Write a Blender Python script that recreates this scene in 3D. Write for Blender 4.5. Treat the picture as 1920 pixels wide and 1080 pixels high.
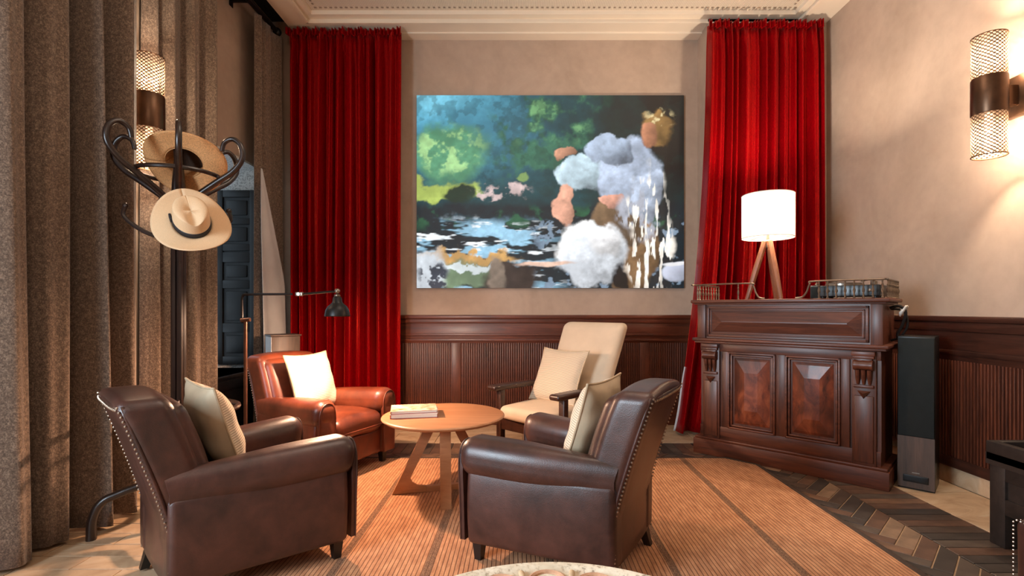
import bpy, math, random
import numpy as np
from mathutils import Vector, Matrix
random.seed(7)
rng = np.random.default_rng(5)
for o in list(bpy.data.objects): bpy.data.objects.remove(o)
SC = bpy.context.scene
COL = SC.collection
PI = math.pi
D2R = math.radians

# ------------------------------------------------------------------ camera, world, lights, exposure
FPX, VX, VY, CH = 943.0, 980.0, 578.0, 1.22
cam = bpy.data.cameras.new('camera'); camo = bpy.data.objects.new('camera', cam); COL.objects.link(camo)
camo.location = (0, 0, CH); camo.rotation_euler = (PI/2, 0, 0)
cam.sensor_width = 36; cam.lens = FPX/1920*36
cam.shift_x = -(VX-960)/1920; cam.shift_y = (VY-540)/1920
cam.clip_start = 0.05
SC.camera = camo
SC.view_settings.view_transform = 'Standard'; SC.view_settings.look = 'None'
SC.view_settings.gamma = 1; SC.view_settings.use_curve_mapping = False
SC.view_settings.exposure = 0.1
w = bpy.data.worlds.new('world'); SC.world = w; w.use_nodes = True
bgn = w.node_tree.nodes['Background']
bgn.inputs[0].default_value = (0.66, 0.84, 1.0, 1); bgn.inputs[1].default_value = 1.7

def light(name, kind, loc, power, color, size=0.05, rot=None, **kw):
    l = bpy.data.lights.new(name, kind); o = bpy.data.objects.new(name, l); COL.objects.link(o)
    o.location = loc; l.energy = power; l.color = color
    if kind == 'AREA':
        l.shape = 'RECTANGLE'; l.size = size; l.size_y = kw.get('size_y', size)
    else: l.shadow_soft_size = size
    if kind == 'SPOT': l.spot_size = kw.get('angle', 1.2); l.spot_blend = kw.get('blend', .6)
    if rot: o.rotation_euler = rot
    if 'aim' in kw:
        o.rotation_euler = (Vector(kw['aim'])-Vector(loc)).to_track_quat('-Z', 'Y').to_euler()
    return o
WARM = (1.0, 0.76, 0.52); WARM2 = (1.0, 0.80, 0.65); COOL = (0.72, 0.87, 1.0)
light('rear_fill_light', 'POINT', (-0.2, -0.5, 3.2), 38, WARM2, 0.30)  # unseen fill added behind the viewpoint, no fixture hangs there
light('overhead_fill_light', 'AREA', (0.3, 2.4, 4.10), 26, WARM2, 1.2, rot=(0, 0, 0))  # unseen overhead fill, added to lift the dim left wall
pw = light('window_light', 'AREA', (-2.95, -0.1, 1.6), 230, COOL, 1.4, aim=(-0.6, 2.0, 0.7), size_y=1.9)
LAMP = (-1.275, 3.46, 1.172)
light('reading_lamp_light', 'POINT', LAMP, 125, (1.0, 0.60, 0.38), 0.03)

# ------------------------------------------------------------------ small helpers
def P(px, py, d): return Vector(((px-VX)/FPX*d, d, CH-(py-VY)/FPX*d))
def lin(c): 
    c = c/255.0
    return c/12.92 if c <= .04045 else ((c+.055)/1.055)**2.4
def rgb(r, g, b): return (lin(r), lin(g), lin(b), 1)
def smooth(a, b, t):
    t = min(1, max(0, (t-a)/(b-a))); return t*t*(3-2*t)

def tag(o, label=None, cat=None, group=None, kind=None):
    if label: o['label'] = label
    if cat: o['category'] = cat
    if group: o['group'] = group
    if kind: o['kind'] = kind
    return o
def empty(name, loc=(0, 0, 0), rz=0, rot=None):
    o = bpy.data.objects.new(name, None); COL.objects.link(o)
    o.location = loc; o.rotation_euler = rot if rot else (0, 0, rz); o.empty_display_size = .1
    return o
def thing(name, label, cat, loc=(0, 0, 0), rz=0, group=None, rot=None):
    return tag(empty(name, loc, rz, rot), label, cat, group)
def copy_tree(o, parent=None):
    c = o.copy(); COL.objects.link(c); c.parent = parent
    for ch in o.children: copy_tree(ch, c)
    return c

class G:
    def __init__(s): s.v = []; s.f = []
    def add(s, vs, fs, M=None):
        n = len(s.v)
        s.v += [tuple(M @ Vector(p)) for p in vs] if M is not None else [tuple(p) for p in vs]
        s.f += [tuple(i+n for i in f) for f in fs]; return s
    def soft(s, c, h, r, n=3, seg=3, fn=None, M=None):
        """rounded box: centre, half sizes, radius; fn deforms a point"""
        r = min(r, min(h)*.999)
        def ax(hh):
            a = [hh-r+r*i/seg for i in range(seg+1)]
            m = [-(hh-r)+2*(hh-r)*i/(n+1) for i in range(1, n+1)]
            return [-q for q in reversed(a)]+m+a
        A = [ax(q) for q in h]; key = {}; vs = []; fs = []
        def vid(p):
            k = tuple(round(q, 6) for q in p)
            if k in key: return key[k]
            inn = [max(-(h[i]-r), min(h[i]-r, p[i])) for i in range(3)]
            d = Vector([p[i]-inn[i] for i in range(3)])
            if d.length > 1e-9: d = d.normalized()*r
            q = Vector(inn)+d+Vector(c)
            if fn: q = Vector(fn(q))
            key[k] = len(vs); vs.append(q); return key[k]
        for a in range(3):
            b, e = (a+1) % 3, (a+2) % 3
            for sg in (-1, 1):
                for i in range(len(A[b])-1):
                    for j in range(len(A[e])-1):
                        q = []
                        for (ii, jj) in ((i, j), (i+1, j), (i+1, j+1), (i, j+1)):
                            p = [0, 0, 0]; p[a] = sg*h[a]; p[b] = A[b][ii]; p[e] = A[e][jj]
                            q.append(vid(p))
                        fs.append(q if sg > 0 else q[::-1])
        return s.add(vs, fs, M)
    def box(s, a, b, r=0, M=None):
        a, b = [min(x, y) for x, y in zip(a, b)], [max(x, y) for x, y in zip(a, b)]
        c = [(x+y)/2 for x, y in zip(a, b)]; h = [(y-x)/2 for x, y in zip(a, b)]
        if r > 0: return s.soft(c, h, r, n=0, seg=1, M=M)
        vs = [(x, y, z) for x in (a[0], b[0]) for y in (a[1], b[1]) for z in (a[2], b[2])]
        fs = [(0, 1, 3, 2), (4, 6, 7, 5), (0, 4, 5, 1), (2, 3, 7, 6), (0, 2, 6, 4), (1, 5, 7, 3)]
        return s.add(vs, fs, M)
    def lathe(s, prof, n=24, M=None, cap=True):
        vs = []; fs = []
        for (r, z) in prof:
            for k in range(n): vs.append((r*math.cos(2*PI*k/n), r*math.sin(2*PI*k/n), z))
        for i in range(len(prof)-1):
            for k in range(n):
                k2 = (k+1) % n
                fs.append((i*n+k, i*n+k2, (i+1)*n+k2, (i+1)*n+k))
        if cap:
            if prof[0][0] > 1e-5: fs.append(tuple(reversed(range(n))))
            if prof[-1][0] > 1e-5: fs.append(tuple(range((len(prof)-1)*n, len(prof)*n)))
        return s.add(vs, fs, M)
    def tube(s, pts, r, n=10, smoothn=0, closed=False, M=None, flat=1.0):
        pts = [Vector(p) for p in pts]; R = list(r) if hasattr(r, '__len__') else [r]*len(pts)
        if smoothn:
            q = []; rr = []; N = len(pts)
            for i in range(N if closed else N-1):
                g = lambda k: pts[k % N] if closed else pts[max(0, min(N-1, k))]
                p0, p1, p2, p3 = g(i-1), g(i), g(i+1), g(i+2)
                for k in range(smoothn):
                    t = k/smoothn
                    q.append(.5*((2*p1)+(p2-p0)*t+(2*p0-5*p1+4*p2-p3)*t*t+(3*p1-p0-3*p2+p3)*t**3))
                    rr.append(R[i]*(1-t)+R[(i+1) % N]*t)
            if not closed: q.append(pts[-1]); rr.append(R[-1])
            pts, R = q, rr
        N = len(pts); vs = []; fs = []; up = None
        for i in range(N):
            a = pts[(i-1) % N] if (closed or i > 0) else pts[i]
            b = pts[(i+1) % N] if (closed or i < N-1) else pts[i]
            t = (b-a).normalized()
            if up is None:
                up = Vector((0, 0, 1)) if abs(t.z) < .9 else Vector((1, 0, 0))
            u = (up-t*up.dot(t)).normalized(); w2 = t.cross(u); up = u
            for k in range(n):
                an = 2*PI*k/n
                vs.append(pts[i]+u*math.cos(an)*R[i]*flat+w2*math.sin(an)*R[i])
        for i in range(N if closed else N-1):
            i2 = (i+1) % N
            for k in range(n):
                k2 = (k+1) % n
                fs.append((i*n+k, i*n+k2, i2*n+k2, i2*n+k))
        if not closed:
            fs.append(tuple(reversed(range(n)))); fs.append(tuple(range((N-1)*n, N*n)))
        return s.add(vs, fs, M)
    def prism(s, poly, z0, z1, M=None, chamfer=0):
        n = len(poly); vs = [(x, y, z0) for x, y in poly]
        if chamfer:
            cx = sum(p[0] for p in poly)/n; cy = sum(p[1] for p in poly)/n
            vs += [(x, y, z1-chamfer) for x, y in poly]
            for x, y in poly:
                d = math.hypot(x-cx, y-cy) or 1; k = max(0, d-chamfer*1.4)/d
                vs.append((cx+(x-cx)*k, cy+(y-cy)*k, z1))
            L = 3
        else: vs += [(x, y, z1) for x, y in poly]; L = 2
        fs = [tuple(reversed(range(n))), tuple(range((L-1)*n, L*n))]
        for l in range(L-1):
            for i in range(n):
                j = (i+1) % n
                fs.append((l*n+i, l*n+j, (l+1)*n+j, (l+1)*n+i))
        return s.add(vs, fs, M)
    def ball(s, c, r, n=8, m=6, M=None):
        pr = [(max(1e-6, r*math.sin(PI*i/m)), -r*math.cos(PI*i/m)) for i in range(m+1)]
        T = Matrix.Translation(Vector(c))
        return s.lathe(pr, n, M=(M @ T if M is not None else T), cap=False)
    def grid(s, nu, nv, fn, M=None, flip=False):
        vs = [fn(i/(nu-1), j/(nv-1)) for j in range(nv) for i in range(nu)]
        fs = []
        for j in range(nv-1):
            for i in range(nu-1):
                q = (j*nu+i, j*nu+i+1, (j+1)*nu+i+1, (j+1)*nu+i)
                fs.append(q[::-1] if flip else q)
        return s.add(vs, fs, M)
    def build(s, name, mat, parent=None, angle=40, flat=False):
        me = bpy.data.meshes.new(name); me.from_pydata([tuple(v) for v in s.v], [], s.f); me.update()
        o = bpy.data.objects.new(name, me); COL.objects.link(o)
        if mat: me.materials.append(mat)
        if not flat:
            me.polygons.foreach_set('use_smooth', [True]*len(me.polygons))
            me.set_sharp_from_angle(angle=D2R(angle))
        o.parent = parent
        return o
def RZ(a): return Matrix.Rotation(a, 4, 'Z')
def RX(a): return Matrix.Rotation(a, 4, 'X')
def RY(a): return Matrix.Rotation(a, 4, 'Y')
def TR(x, y, z): return Matrix.Translation((x, y, z))

# ------------------------------------------------------------------ materials
MATS = {}
class N:
    """tiny node-graph helper"""
    def __init__(s, name):
        s.m = bpy.data.materials.new(name); s.m.use_nodes = True; s.t = s.m.node_tree
        s.b = s.t.nodes['Principled BSDF']; s.out = s.t.nodes['Material Output']; s._c = None
    def n(s, typ, **kw):
        x = s.t.nodes.new(typ)
        for k, v in kw.items(): setattr(x, k, v)
        return x
    def l(s, a, b): s.t.links.new(a, b)
    def co(s, scale=(1, 1, 1), rot=(0, 0, 0)):
        c = s.n('ShaderNodeTexCoord'); m = s.n('ShaderNodeMapping')
        m.inputs['Scale'].default_value = scale; m.inputs['Rotation'].default_value = rot
        s.l(c.outputs['Object'], m.inputs[0]); return m.outputs[0]
    def noise(s, scale, detail=4, vec=None, rough=.55, dist=0):
        x = s.n('ShaderNodeTexNoise'); x.inputs['Scale'].default_value = scale; x.inputs['Detail'].default_value = detail
        x.inputs['Roughness'].default_value = rough; x.inputs['Distortion'].default_value = dist
        s.l(vec if vec is not None else s.co(), x.inputs['Vector']); return x.outputs['Fac']
    def ramp(s, fac, stops):
        x = s.n('ShaderNodeValToRGB'); e = x.color_ramp.elements
        while len(e) < len(stops): e.new(.5)
        for q, (p, c) in zip(e, stops): q.position = p; q.color = c
        s.l(fac, x.inputs[0]); return x.outputs[0]
    def math(s, op, a, b=None, c=None):
        x = s.n('ShaderNodeMath', operation=op)
        for i, q in enumerate((a, b, c)):
            if q is None: continue
            if isinstance(q, (int, float)): x.inputs[i].default_value = q
            else: s.l(q, x.inputs[i])
        return x.outputs[0]
    def mix(s, f, a, b, mode='MIX'):
        x = s.n('ShaderNodeMix', data_type='RGBA', blend_type=mode)
        for i, q in zip((0, 6, 7), (f, a, b)):
            if isinstance(q, (int, float)): x.inputs[i].default_value = q
            elif isinstance(q, tuple): x.inputs[i].default_value = q
            else: s.l(q, x.inputs[i])
        return x.outputs[2]
    def base(s, c):
        if isinstance(c, tuple): s.b.inputs['Base Color'].default_value = c
        else: s.l(c, s.b.inputs['Base Color'])
    def bump(s, h, strength, dist=.01):
        x = s.n('ShaderNodeBump'); x.inputs['Strength'].default_value = strength; x.inputs['Distance'].default_value = dist
        s.l(h, x.inputs['Height']); s.l(x.outputs[0], s.b.inputs['Normal'])
    def set(s, **kw):
        for k, v in kw.items():
            s.b.inputs[k.replace('_', ' ')].default_value = v
    def val(s, fac, a, b, sock):
        x = s.n('ShaderNodeMapRange'); x.inputs[3].default_value = a; x.inputs[4].default_value = b
        s.l(fac, x.inputs[0]); s.l(x.outputs[0], s.b.inputs[sock])

def m_plain(name, c, rough=.5, metal=0, nscale=20, var=.15, bump=0.0, bscale=80, **kw):
    k = N(name); f = k.noise(nscale, 4)
    c1 = tuple(q*(1-var) for q in c[:3])+(1,); c2 = tuple(min(1, q*(1+var)) for q in c[:3])+(1,)
    k.base(k.ramp(f, [(.3, c1), (.7, c2)])); k.set(Roughness=rough, Metallic=metal, **kw)
    if bump: k.bump(k.noise(bscale, 3), bump, .004)
    return k.m
def m_wood(name, dark, light_, rough=.4, axis='X', scale=1.0, coat=0.0):
    k = N(name); st = {'X': (1.2, 16, 16), 'Y': (16, 1.2, 16), 'Z': (16, 16, 1.2)}[axis]
    v = k.co(tuple(q*scale for q in st)); f = k.noise(1.6, 6, v, .6, .8)
    g = k.noise(9, 3, v, .5); f2 = k.math('ADD', k.math('MULTIPLY', f, .75), k.math('MULTIPLY', g, .25))
    big = k.noise(1.7, 2)
    c = k.ramp(f2, [(.32, dark), (.68, light_)])
    c = k.mix(k.math('MULTIPLY', big, .55), c, tuple(q*.45 for q in dark[:3])+(1,))
    k.base(c); k.val(g, rough-.08, rough+.1, 'Roughness'); k.bump(f2, .06, .002); k.set(Coat_Weight=coat, Coat_Roughness=.25)
    return k.m
def m_leather(name, dark, light_):
    k = N(name); f = k.noise(5, 5, None, .6, .4); f3 = k.noise(22, 3)
    k.base(k.ramp(k.math('ADD', k.math('MULTIPLY', f, .8), k.math('MULTIPLY', f3, .2)), [(.33, dark), (.66, light_)]))
    vo = k.n('ShaderNodeTexVoronoi'); vo.inputs['Scale'].default_value = 260; k.l(k.co(), vo.inputs['Vector'])
    h = k.math('ADD', k.math('MULTIPLY', vo.outputs['Distance'], .25), k.math('MULTIPLY', k.noise(9, 3), .9))
    k.bump(h, .22, .006); k.val(f, .30, .48, 'Roughness'); k.set(Coat_Weight=.25, Coat_Roughness=.3)
    return k.m
def m_tweed(name):
    k = N(name); v = k.co((1, 1, .8)); f = k.noise(170, 2, v, .75); g = k.noise(70, 3, v, .6); b = k.noise(3, 2)
    q = k.math('ADD', k.math('MULTIPLY', f, .6), k.math('MULTIPLY', g, .4))
    c = k.ramp(q, [(.30, rgb(56, 46, 40)), (.5, rgb(112, 94, 80)), (.72, rgb(176, 154, 134))])
    k.base(k.mix(k.math('MULTIPLY', b, .3), c, rgb(80, 64, 52))); k.set(Roughness=.95, Sheen_Weight=.25); k.bump(q, .5, .006)
    return k.m
def m_velvet(name):
    k = N(name); f = k.noise(160, 2, k.co((1, 1, .5)), .6); g = k.noise(5, 4, k.co((1, 1, .5)))
    c = k.ramp(f, [(.3, rgb(102, 0, 6)), (.7, rgb(158, 4, 12))])
    k.base(k.mix(k.math('MULTIPLY', g, .5), c, rgb(80, 0, 5)))
    k.set(Roughness=.30, Sheen_Weight=1.0, Sheen_Roughness=.25, Specular_IOR_Level=.9)
    k.b.inputs['Specular Tint'].default_value = rgb(255, 70, 50)
    k.b.inputs['Sheen Tint'].default_value = rgb(255, 60, 50); k.bump(f, .2, .006)
    return k.m
def m_stripes(name, axis, pitch, c1, c2, width=.5, rough=.9, bump=.4, fine=None):
    """woven stripes across an object axis"""
    k = N(name); s = k.n('ShaderNodeSeparateXYZ'); k.l(k.co(), s.inputs[0])
    fr = k.math('FRACT', k.math('MULTIPLY', s.outputs[axis], 1/pitch))
    tri = k.math('ABSOLUTE', k.math('SUBTRACT', fr, .5))
    st = k.ramp(tri, [(.5-width*.5-.06, (0, 0, 0, 1)), (.5-width*.5+.06, (1, 1, 1, 1))])
    n = k.noise(120, 3)
    k.base(k.mix(k.math('MULTIPLY', n, .35), k.mix(st, c1, c2), tuple(q*.55 for q in c1[:3])+(1,)))
    k.set(Roughness=rough, Sheen_Weight=.1); k.bump(k.math('ADD', tri, k.math('MULTIPLY', n, .3)), bump, .004)
    return k.m

def build_materials():
    m = MATS
    k = N('plaster_wall'); f = k.noise(1.3, 6, None, .62, .6); g = k.noise(14, 4)
    k.base(k.ramp(k.math('ADD', k.math('MULTIPLY', f, .8), k.math('MULTIPLY', g, .2)), [(.3, rgb(166, 145, 127)), (.7, rgb(194, 172, 154))]))
    k.set(Roughness=.75); k.bump(g, .08, .01); m['plaster'] = k.m
    m['ceiling'] = m_plain('cream_paint', rgb(238, 224, 204), .6, var=.03, nscale=3)
    k = N('woven_ceiling_panel'); s = k.n('ShaderNodeSeparateXYZ'); k.l(k.co(), s.inputs[0])
    a = k.math('SINE', k.math('MULTIPLY', k.math('ADD', s.outputs[0], s.outputs[1]), 190)); b = k.math('SINE', k.math('MULTIPLY', k.math('SUBTRACT', s.outputs[0], s.outputs[1]), 190))
    h = k.math('MULTIPLY', a, b); k.base(k.ramp(h, [(.0, rgb(236, 222, 202)), (.8, rgb(206, 188, 165))])); k.bump(h, .5, .005); k.set(Roughness=.7); m['panel'] = k.m
    m['black'] = m_plain('black_iron', rgb(22, 20, 20), .4, .3)
    m['pocket'] = m_plain('dark_recess', rgb(30, 26, 24), .8)  # near-black colour for the slab above the soffit
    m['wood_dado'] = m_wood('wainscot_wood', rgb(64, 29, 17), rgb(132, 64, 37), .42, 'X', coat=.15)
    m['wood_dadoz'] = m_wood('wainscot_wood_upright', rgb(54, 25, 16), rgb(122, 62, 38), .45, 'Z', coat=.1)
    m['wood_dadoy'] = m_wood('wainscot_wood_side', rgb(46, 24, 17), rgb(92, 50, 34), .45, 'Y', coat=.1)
    m['bar'] = m_wood('mahogany', rgb(58, 27, 18), rgb(126, 66, 41), .42, 'X', coat=.12)
    m['barz'] = m_wood('mahogany_upright', rgb(54, 26, 17), rgb(118, 62, 39), .42, 'Z', coat=.12)
    k = N('burl_panel'); f = k.noise(5.5, 5, k.co((1.6, 1, .8)), .65, 1.4); g = k.noise(2.2, 3)
    c = k.ramp(f, [(.3, rgb(48, 20, 12)), (.52, rgb(118, 54, 30)), (.75, rgb(158, 86, 52))])
    k.base(k.mix(k.ramp(g, [(.42, (0, 0, 0, 1)), (.62, (1, 1, 1, 1))]), c, rgb(58, 28, 18))); k.set(Roughness=.42, Coat_Weight=.15); m['burl'] = k.m
    m['oak'] = m_wood('light_oak', rgb(176, 116, 74), rgb(208, 150, 104), .42, 'X', .8, coat=.1)
    m['lamp_wood'] = m_wood('walnut_lamp_leg', rgb(120, 68, 42), rgb(166, 104, 68), .4, 'Z')
    m['darkwood'] = m_wood('black_stained_wood', rgb(26, 20, 18), rgb(54, 42, 36), .5, 'X')
    m['dark_shutter'] = m_wood('black_shutter_wood', rgb(12, 11, 12), rgb(24, 23, 24), .5, 'Z')
    m['bentwood'] = m_wood('bentwood', rgb(26, 15, 11), rgb(52, 32, 24), .3, 'Z', coat=.3)
    m['chairwood'] = m_wood('dark_teak', rgb(36, 19, 13), rgb(84, 46, 30), .35, 'Y', coat=.2)
    m['leather'] = m_leather('brown_leather', rgb(40, 22, 19), rgb(80, 46, 37))
    m['leather_lamplit'] = m_leather('lamplit_leather', rgb(74, 32, 20), rgb(122, 58, 34))  # brown leather with the reading lamp's warm tint put into its colour
    m['leg'] = m_plain('black_leg', rgb(24, 18, 16), .4)
    m['nail'] = m_plain('brass_nail', rgb(176, 158, 140), .3, .9)
    m['tweed'] = m_tweed('grey_tweed'); m['velvet'] = m_velvet('red_velvet')
    m['lining'] = m_plain('pale_lining', rgb(206, 208, 210), .85, nscale=4, var=.08)
    m['cream'] = m_plain('cream_canvas', rgb(214, 192, 166), .9, nscale=6, var=.06, bump=.2, bscale=400)
    m['satin'] = m_plain('beige_satin', rgb(196, 178, 150), .5, nscale=7, var=.1, bump=.25, bscale=9)
    m['rib'] = m_stripes('ribbed_cover', 2, .011, rgb(226, 208, 182), rgb(168, 146, 122), .35, bump=.6)
    m['ribw'] = m_stripes('pale_knit_cover', 2, .012, rgb(240, 228, 206), rgb(214, 196, 170), .35, bump=.5)
    m['piping'] = m_plain('beige_piping', rgb(190, 168, 138), .8)
    # sisal rug
    k = N('sisal_rug'); s = k.n('ShaderNodeSeparateXYZ'); k.l(k.co(), s.inputs[0]); X, Y = s.outputs[0], s.outputs[1]
    wob = k.math('MULTIPLY', k.math('SUBTRACT', k.noise(2.5, 2), .5), .012)
    Xw = k.math('ADD', X, wob)
    fr = k.math('ABSOLUTE', k.math('SUBTRACT', k.math('FRACT', k.math('MULTIPLY', Xw, 1/.021)), .5))
    line = k.ramp(fr, [(.36, (0, 0, 0, 1)), (.45, (1, 1, 1, 1))])
    wv = k.math('FRACT', k.math('MULTIPLY', k.math('ADD', Y, k.math('MULTIPLY', k.math('FLOOR', k.math('MULTIPLY', Xw, 1/.021)), .37)), 1/.016))
    weave = k.math('ABSOLUTE', k.math('SUBTRACT', wv, .5))
    n = k.noise(40, 4, k.co((1, .3, 1)))
    basec = k.ramp(n, [(.3, rgb(168, 112, 76)), (.7, rgb(210, 154, 112))])
    basec = k.mix(k.math('MULTIPLY', weave, .5), basec, rgb(150, 98, 60))
    basec = k.mix(k.math('MULTIPLY', line, .8), basec, rgb(84, 50, 32))
    band = None
    for bx in (-.87, -.44, .13, .70, 1.28):
        q = k.math('LESS_THAN', k.math('ABSOLUTE', k.math('SUBTRACT', Xw, bx)), .020)
        band = q if band is None else k.math('MAXIMUM', band, q)
    sp = k.noise(220, 2)
    bc = k.ramp(sp, [(.4, rgb(70, 46, 34)), (.65, rgb(150, 112, 82))])
    k.base(k.mix(k.math('MULTIPLY', band, .85), basec, bc)); k.set(Roughness=.92)
    k.bump(k.math('SUBTRACT', k.math('MULTIPLY', weave, .35), line), .5, .004); m['rug'] = k.m
    m['rug_edge'] = m_plain('dark_rug_binding', rgb(62, 46, 36), .9, nscale=120, var=.3)
    # floor tones
    for i, c in enumerate([(70, 56, 47), (88, 64, 50), (56, 48, 43), (108, 80, 62), (78, 66, 57), (122, 98, 78)]):
        k = N('fired_clay_block'); f = k.noise(9, 5); c1 = rgb(*[int(q*.8) for q in c]); c2 = rgb(*[min(255, int(q*1.2)) for q in c])
        oi = k.n('ShaderNodeObjectInfo'); 
        k.base(k.ramp(f, [(.3, c1), (.7, c2)])); k.set(Roughness=.48); k.bump(k.noise(30, 4), .2, .004); m['block%d' % i] = k.m
    k = N('travertine'); f = k.noise(3.2, 6, k.co((1, 1.6, 1)), .62, 1.2)
    k.base(k.ramp(f, [(.25, rgb(150, 118, 88)), (.5, rgb(188, 158, 126)), (.75, rgb(208, 186, 156))])); k.set(Roughness=.5); k.bump(f, .1, .01); m['stone'] = k.m
    m['grout'] = m_plain('grout', rgb(168, 140, 112), .85)
    m['steel'] = m_plain('brushed_metal', rgb(150, 140, 128), .3, .9)
    m['copper'] = m_plain('copper_tube', rgb(104, 72, 58), .34, .8)
    m['bronze'] = m_plain('bronze', rgb(98, 72, 54), .36, .85, nscale=10, var=.25)
    m['brass'] = m_plain('aged_brass', rgb(128, 112, 96), .38, .85)
    m['grille'] = m_plain('speaker_grille_cloth', rgb(22, 28, 28), .9)
    m['walnut'] = m_wood('walnut_veneer', rgb(58, 42, 32), rgb(100, 74, 58), .45, 'Z')
    m['device'] = m_plain('black_plastic', rgb(20, 24, 26), .3)
    m['straw'] = m_plain('woven_straw', rgb(206, 150, 96), .75, nscale=160, var=.28, bump=.5, bscale=260)
    m['panama'] = m_plain('panama_straw', rgb(214, 178, 138), .7, nscale=240, var=.07, bump=.25, bscale=420)
    m['ribbon'] = m_plain('black_ribbon', rgb(20, 20, 26), .6)
    m['inside'] = m_plain('dark_hat_lining', rgb(58, 40, 28), .9)
    m['pages'] = m_stripes('book_pages', 2, .002, rgb(238, 228, 214), rgb(206, 194, 178), .3, .8, .1)
    m['white'] = m_plain('white_cotton', rgb(230, 226, 218), .85)
    k = N('book_cover'); f = k.noise(11, 4, None, .6, 1.2)
    k.base(k.ramp(f, [(.32, rgb(110, 84, 56)), (.45, rgb(206, 176, 138)), (.6, rgb(240, 224, 204)), (.75, rgb(168, 132, 92))])); k.set(Roughness=.35); m['cover'] = k.m
    m['redcover'] = m_plain('red_book_board', rgb(150, 40, 36), .5)
    k = N('carved_stone'); f = k.noise(70, 4); g = k.noise(9, 3)
    k.base(k.mix(k.ramp(g, [(.45, (0, 0, 0, 1)), (.7, (1, 1, 1, 1))]), k.ramp(f, [(.34, rgb(150, 134, 112)), (.46, rgb(222, 210, 186)), (.7, rgb(238, 228, 206))]), rgb(206, 190, 162)))
    k.set(Roughness=.7); k.bump(f, .3, .004); m['carved'] = k.m
    m['rib_tan'] = m_plain('worn_tan_rib', rgb(196, 172, 138), .75, nscale=60, var=.15)
    m['terracotta'] = m_plain('worn_terracotta_rim', rgb(196, 150, 118), .75, nscale=40, var=.2)
    k = N('lamp_shade_fabric'); tr = k.n('ShaderNodeBsdfTranslucent'); tr.inputs[0].default_value = (.95, .88, .76, 1)
    em = k.n('ShaderNodeEmission'); em.inputs[0].default_value = (1, .93, .80, 1); em.inputs[1].default_value = .55
    df = k.n('ShaderNodeBsdfDiffuse'); df.inputs[0].default_value = (.85, .8, .7, 1)
    mx = k.n('ShaderNodeMixShader'); mx.inputs[0].default_value = .5; k.l(tr.outputs[0], mx.inputs[1]); k.l(df.outputs[0], mx.inputs[2])
    ad = k.n('ShaderNodeAddShader'); k.l(mx.outputs[0], ad.inputs[0]); k.l(em.outputs[0], ad.inputs[1]); k.l(ad.outputs[0], k.out.inputs[0]); m['shade'] = k.m
    k = N('perforated_bronze'); c = k.n('ShaderNodeUVMap')
    s = k.n('ShaderNodeSeparateXYZ'); k.l(c.outputs[0], s.inputs[0])
    u = k.math('MULTIPLY', s.outputs[0], 20*PI); v = k.math('MULTIPLY', s.outputs[1], 13*PI)
    h = k.math('MULTIPLY', k.math('SINE', k.math('ADD', u, v)), k.math('SINE', k.math('SUBTRACT', u, v)))
    hole = k.math('GREATER_THAN', k.math('ABSOLUTE', h), .40)
    tp = k.n('ShaderNodeBsdfTransparent'); mx = k.n('ShaderNodeMixShader'); k.base(rgb(150, 116, 88)); k.set(Metallic=.6, Roughness=.4)
    k.l(hole, mx.inputs[0]); 
    tl = k.n('ShaderNodeBsdfTranslucent'); tl.inputs[0].default_value = (.045, .037, .028, 1); m2 = k.n('ShaderNodeMixShader'); m2.inputs[0].default_value = .45
    k.l(tp.outputs[0], m2.inputs[1]); k.l(tl.outputs[0], m2.inputs[2])
    k.l(k.b.outputs[0], mx.inputs[1]); k.l(m2.outputs[0], mx.inputs[2]); k.l(mx.outputs[0], k.out.inputs[0]); m['perf'] = k.m
    k = N('glowing_frosted_tube'); k.base((1, .9, .75, 1)); k.set(Emission_Strength=1.0); k.b.inputs['Emission Color'].default_value = (1, .80, .56, 1); m['glow'] = k.m
    k = N('window_glass'); tp = k.n('ShaderNodeBsdfTransparent'); gl = k.n('ShaderNodeBsdfGlossy'); gl.inputs['Roughness'].default_value = .05
    mx = k.n('ShaderNodeMixShader'); mx.inputs[0].default_value = .08; k.l(tp.outputs[0], mx.inputs[1]); k.l(gl.outputs[0], mx.inputs[2]); k.l(mx.outputs[0], k.out.inputs[0]); m['glass'] = k.m
    k = N('rough_white_render'); f = k.noise(70, 5, None, .7); k.base(k.ramp(f, [(.38, rgb(150, 150, 146)), (.52, rgb(226, 226, 222))])); k.set(Roughness=.9); k.bump(f, .6, .01); m['render'] = k.m
build_materials()
M_ = MATS

# ------------------------------------------------------------------ the room
XL, XR, YB, YN, YREAR, ZS = -2.64, 3.02, 5.0, 5.3, -2.6, 4.06      # left, right, right pier, niche, wall behind, soffit
NX = 1.843
def struct(name, g, mat, parent=None, **kw):
    o = g.build(name, mat, parent, **kw)
    o['kind'] = 'structure'
    return o
floor = struct('floor', G().box((-3.3, YREAR-.2, -.12), (XR+.2, YN+.2, -.006)), M_['grout'])
wall_right = struct('wall_right', G().box((XR, YREAR, -.1), (XR+.2, YN+.2, 4.4)), M_['plaster'])
wall_back = struct('wall_back', G().box((XL-.6, YN, -.1), (XR, YN+.2, 4.4)).box((NX, YB, -.1), (XR, YN, 4.4)), M_['plaster'])
wall_rear = struct('wall_rear', G().box((XL-.6, YREAR-.2, -.1), (XR+.2, YREAR, 4.4)), M_['plaster'])
XO = -3.2                                     # outer face of the thick left wall
W1, W2 = (3.75, 5.10, .62, 2.63), (-1.0, .80, .62, 2.63)
g = G()
g.box((XO, YREAR, -.1), (XL, W2[0], 4.4)).box((XO, W2[1], -.1), (XL, W1[0], 4.4)).box((XO, W1[1], -.1), (XL, YN, 4.4))
for q in (W1, W2): g.box((XO, q[0], -.1), (XL, q[1], q[2])).box((XO, q[0], q[3]), (XL, q[1], 4.4))
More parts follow.
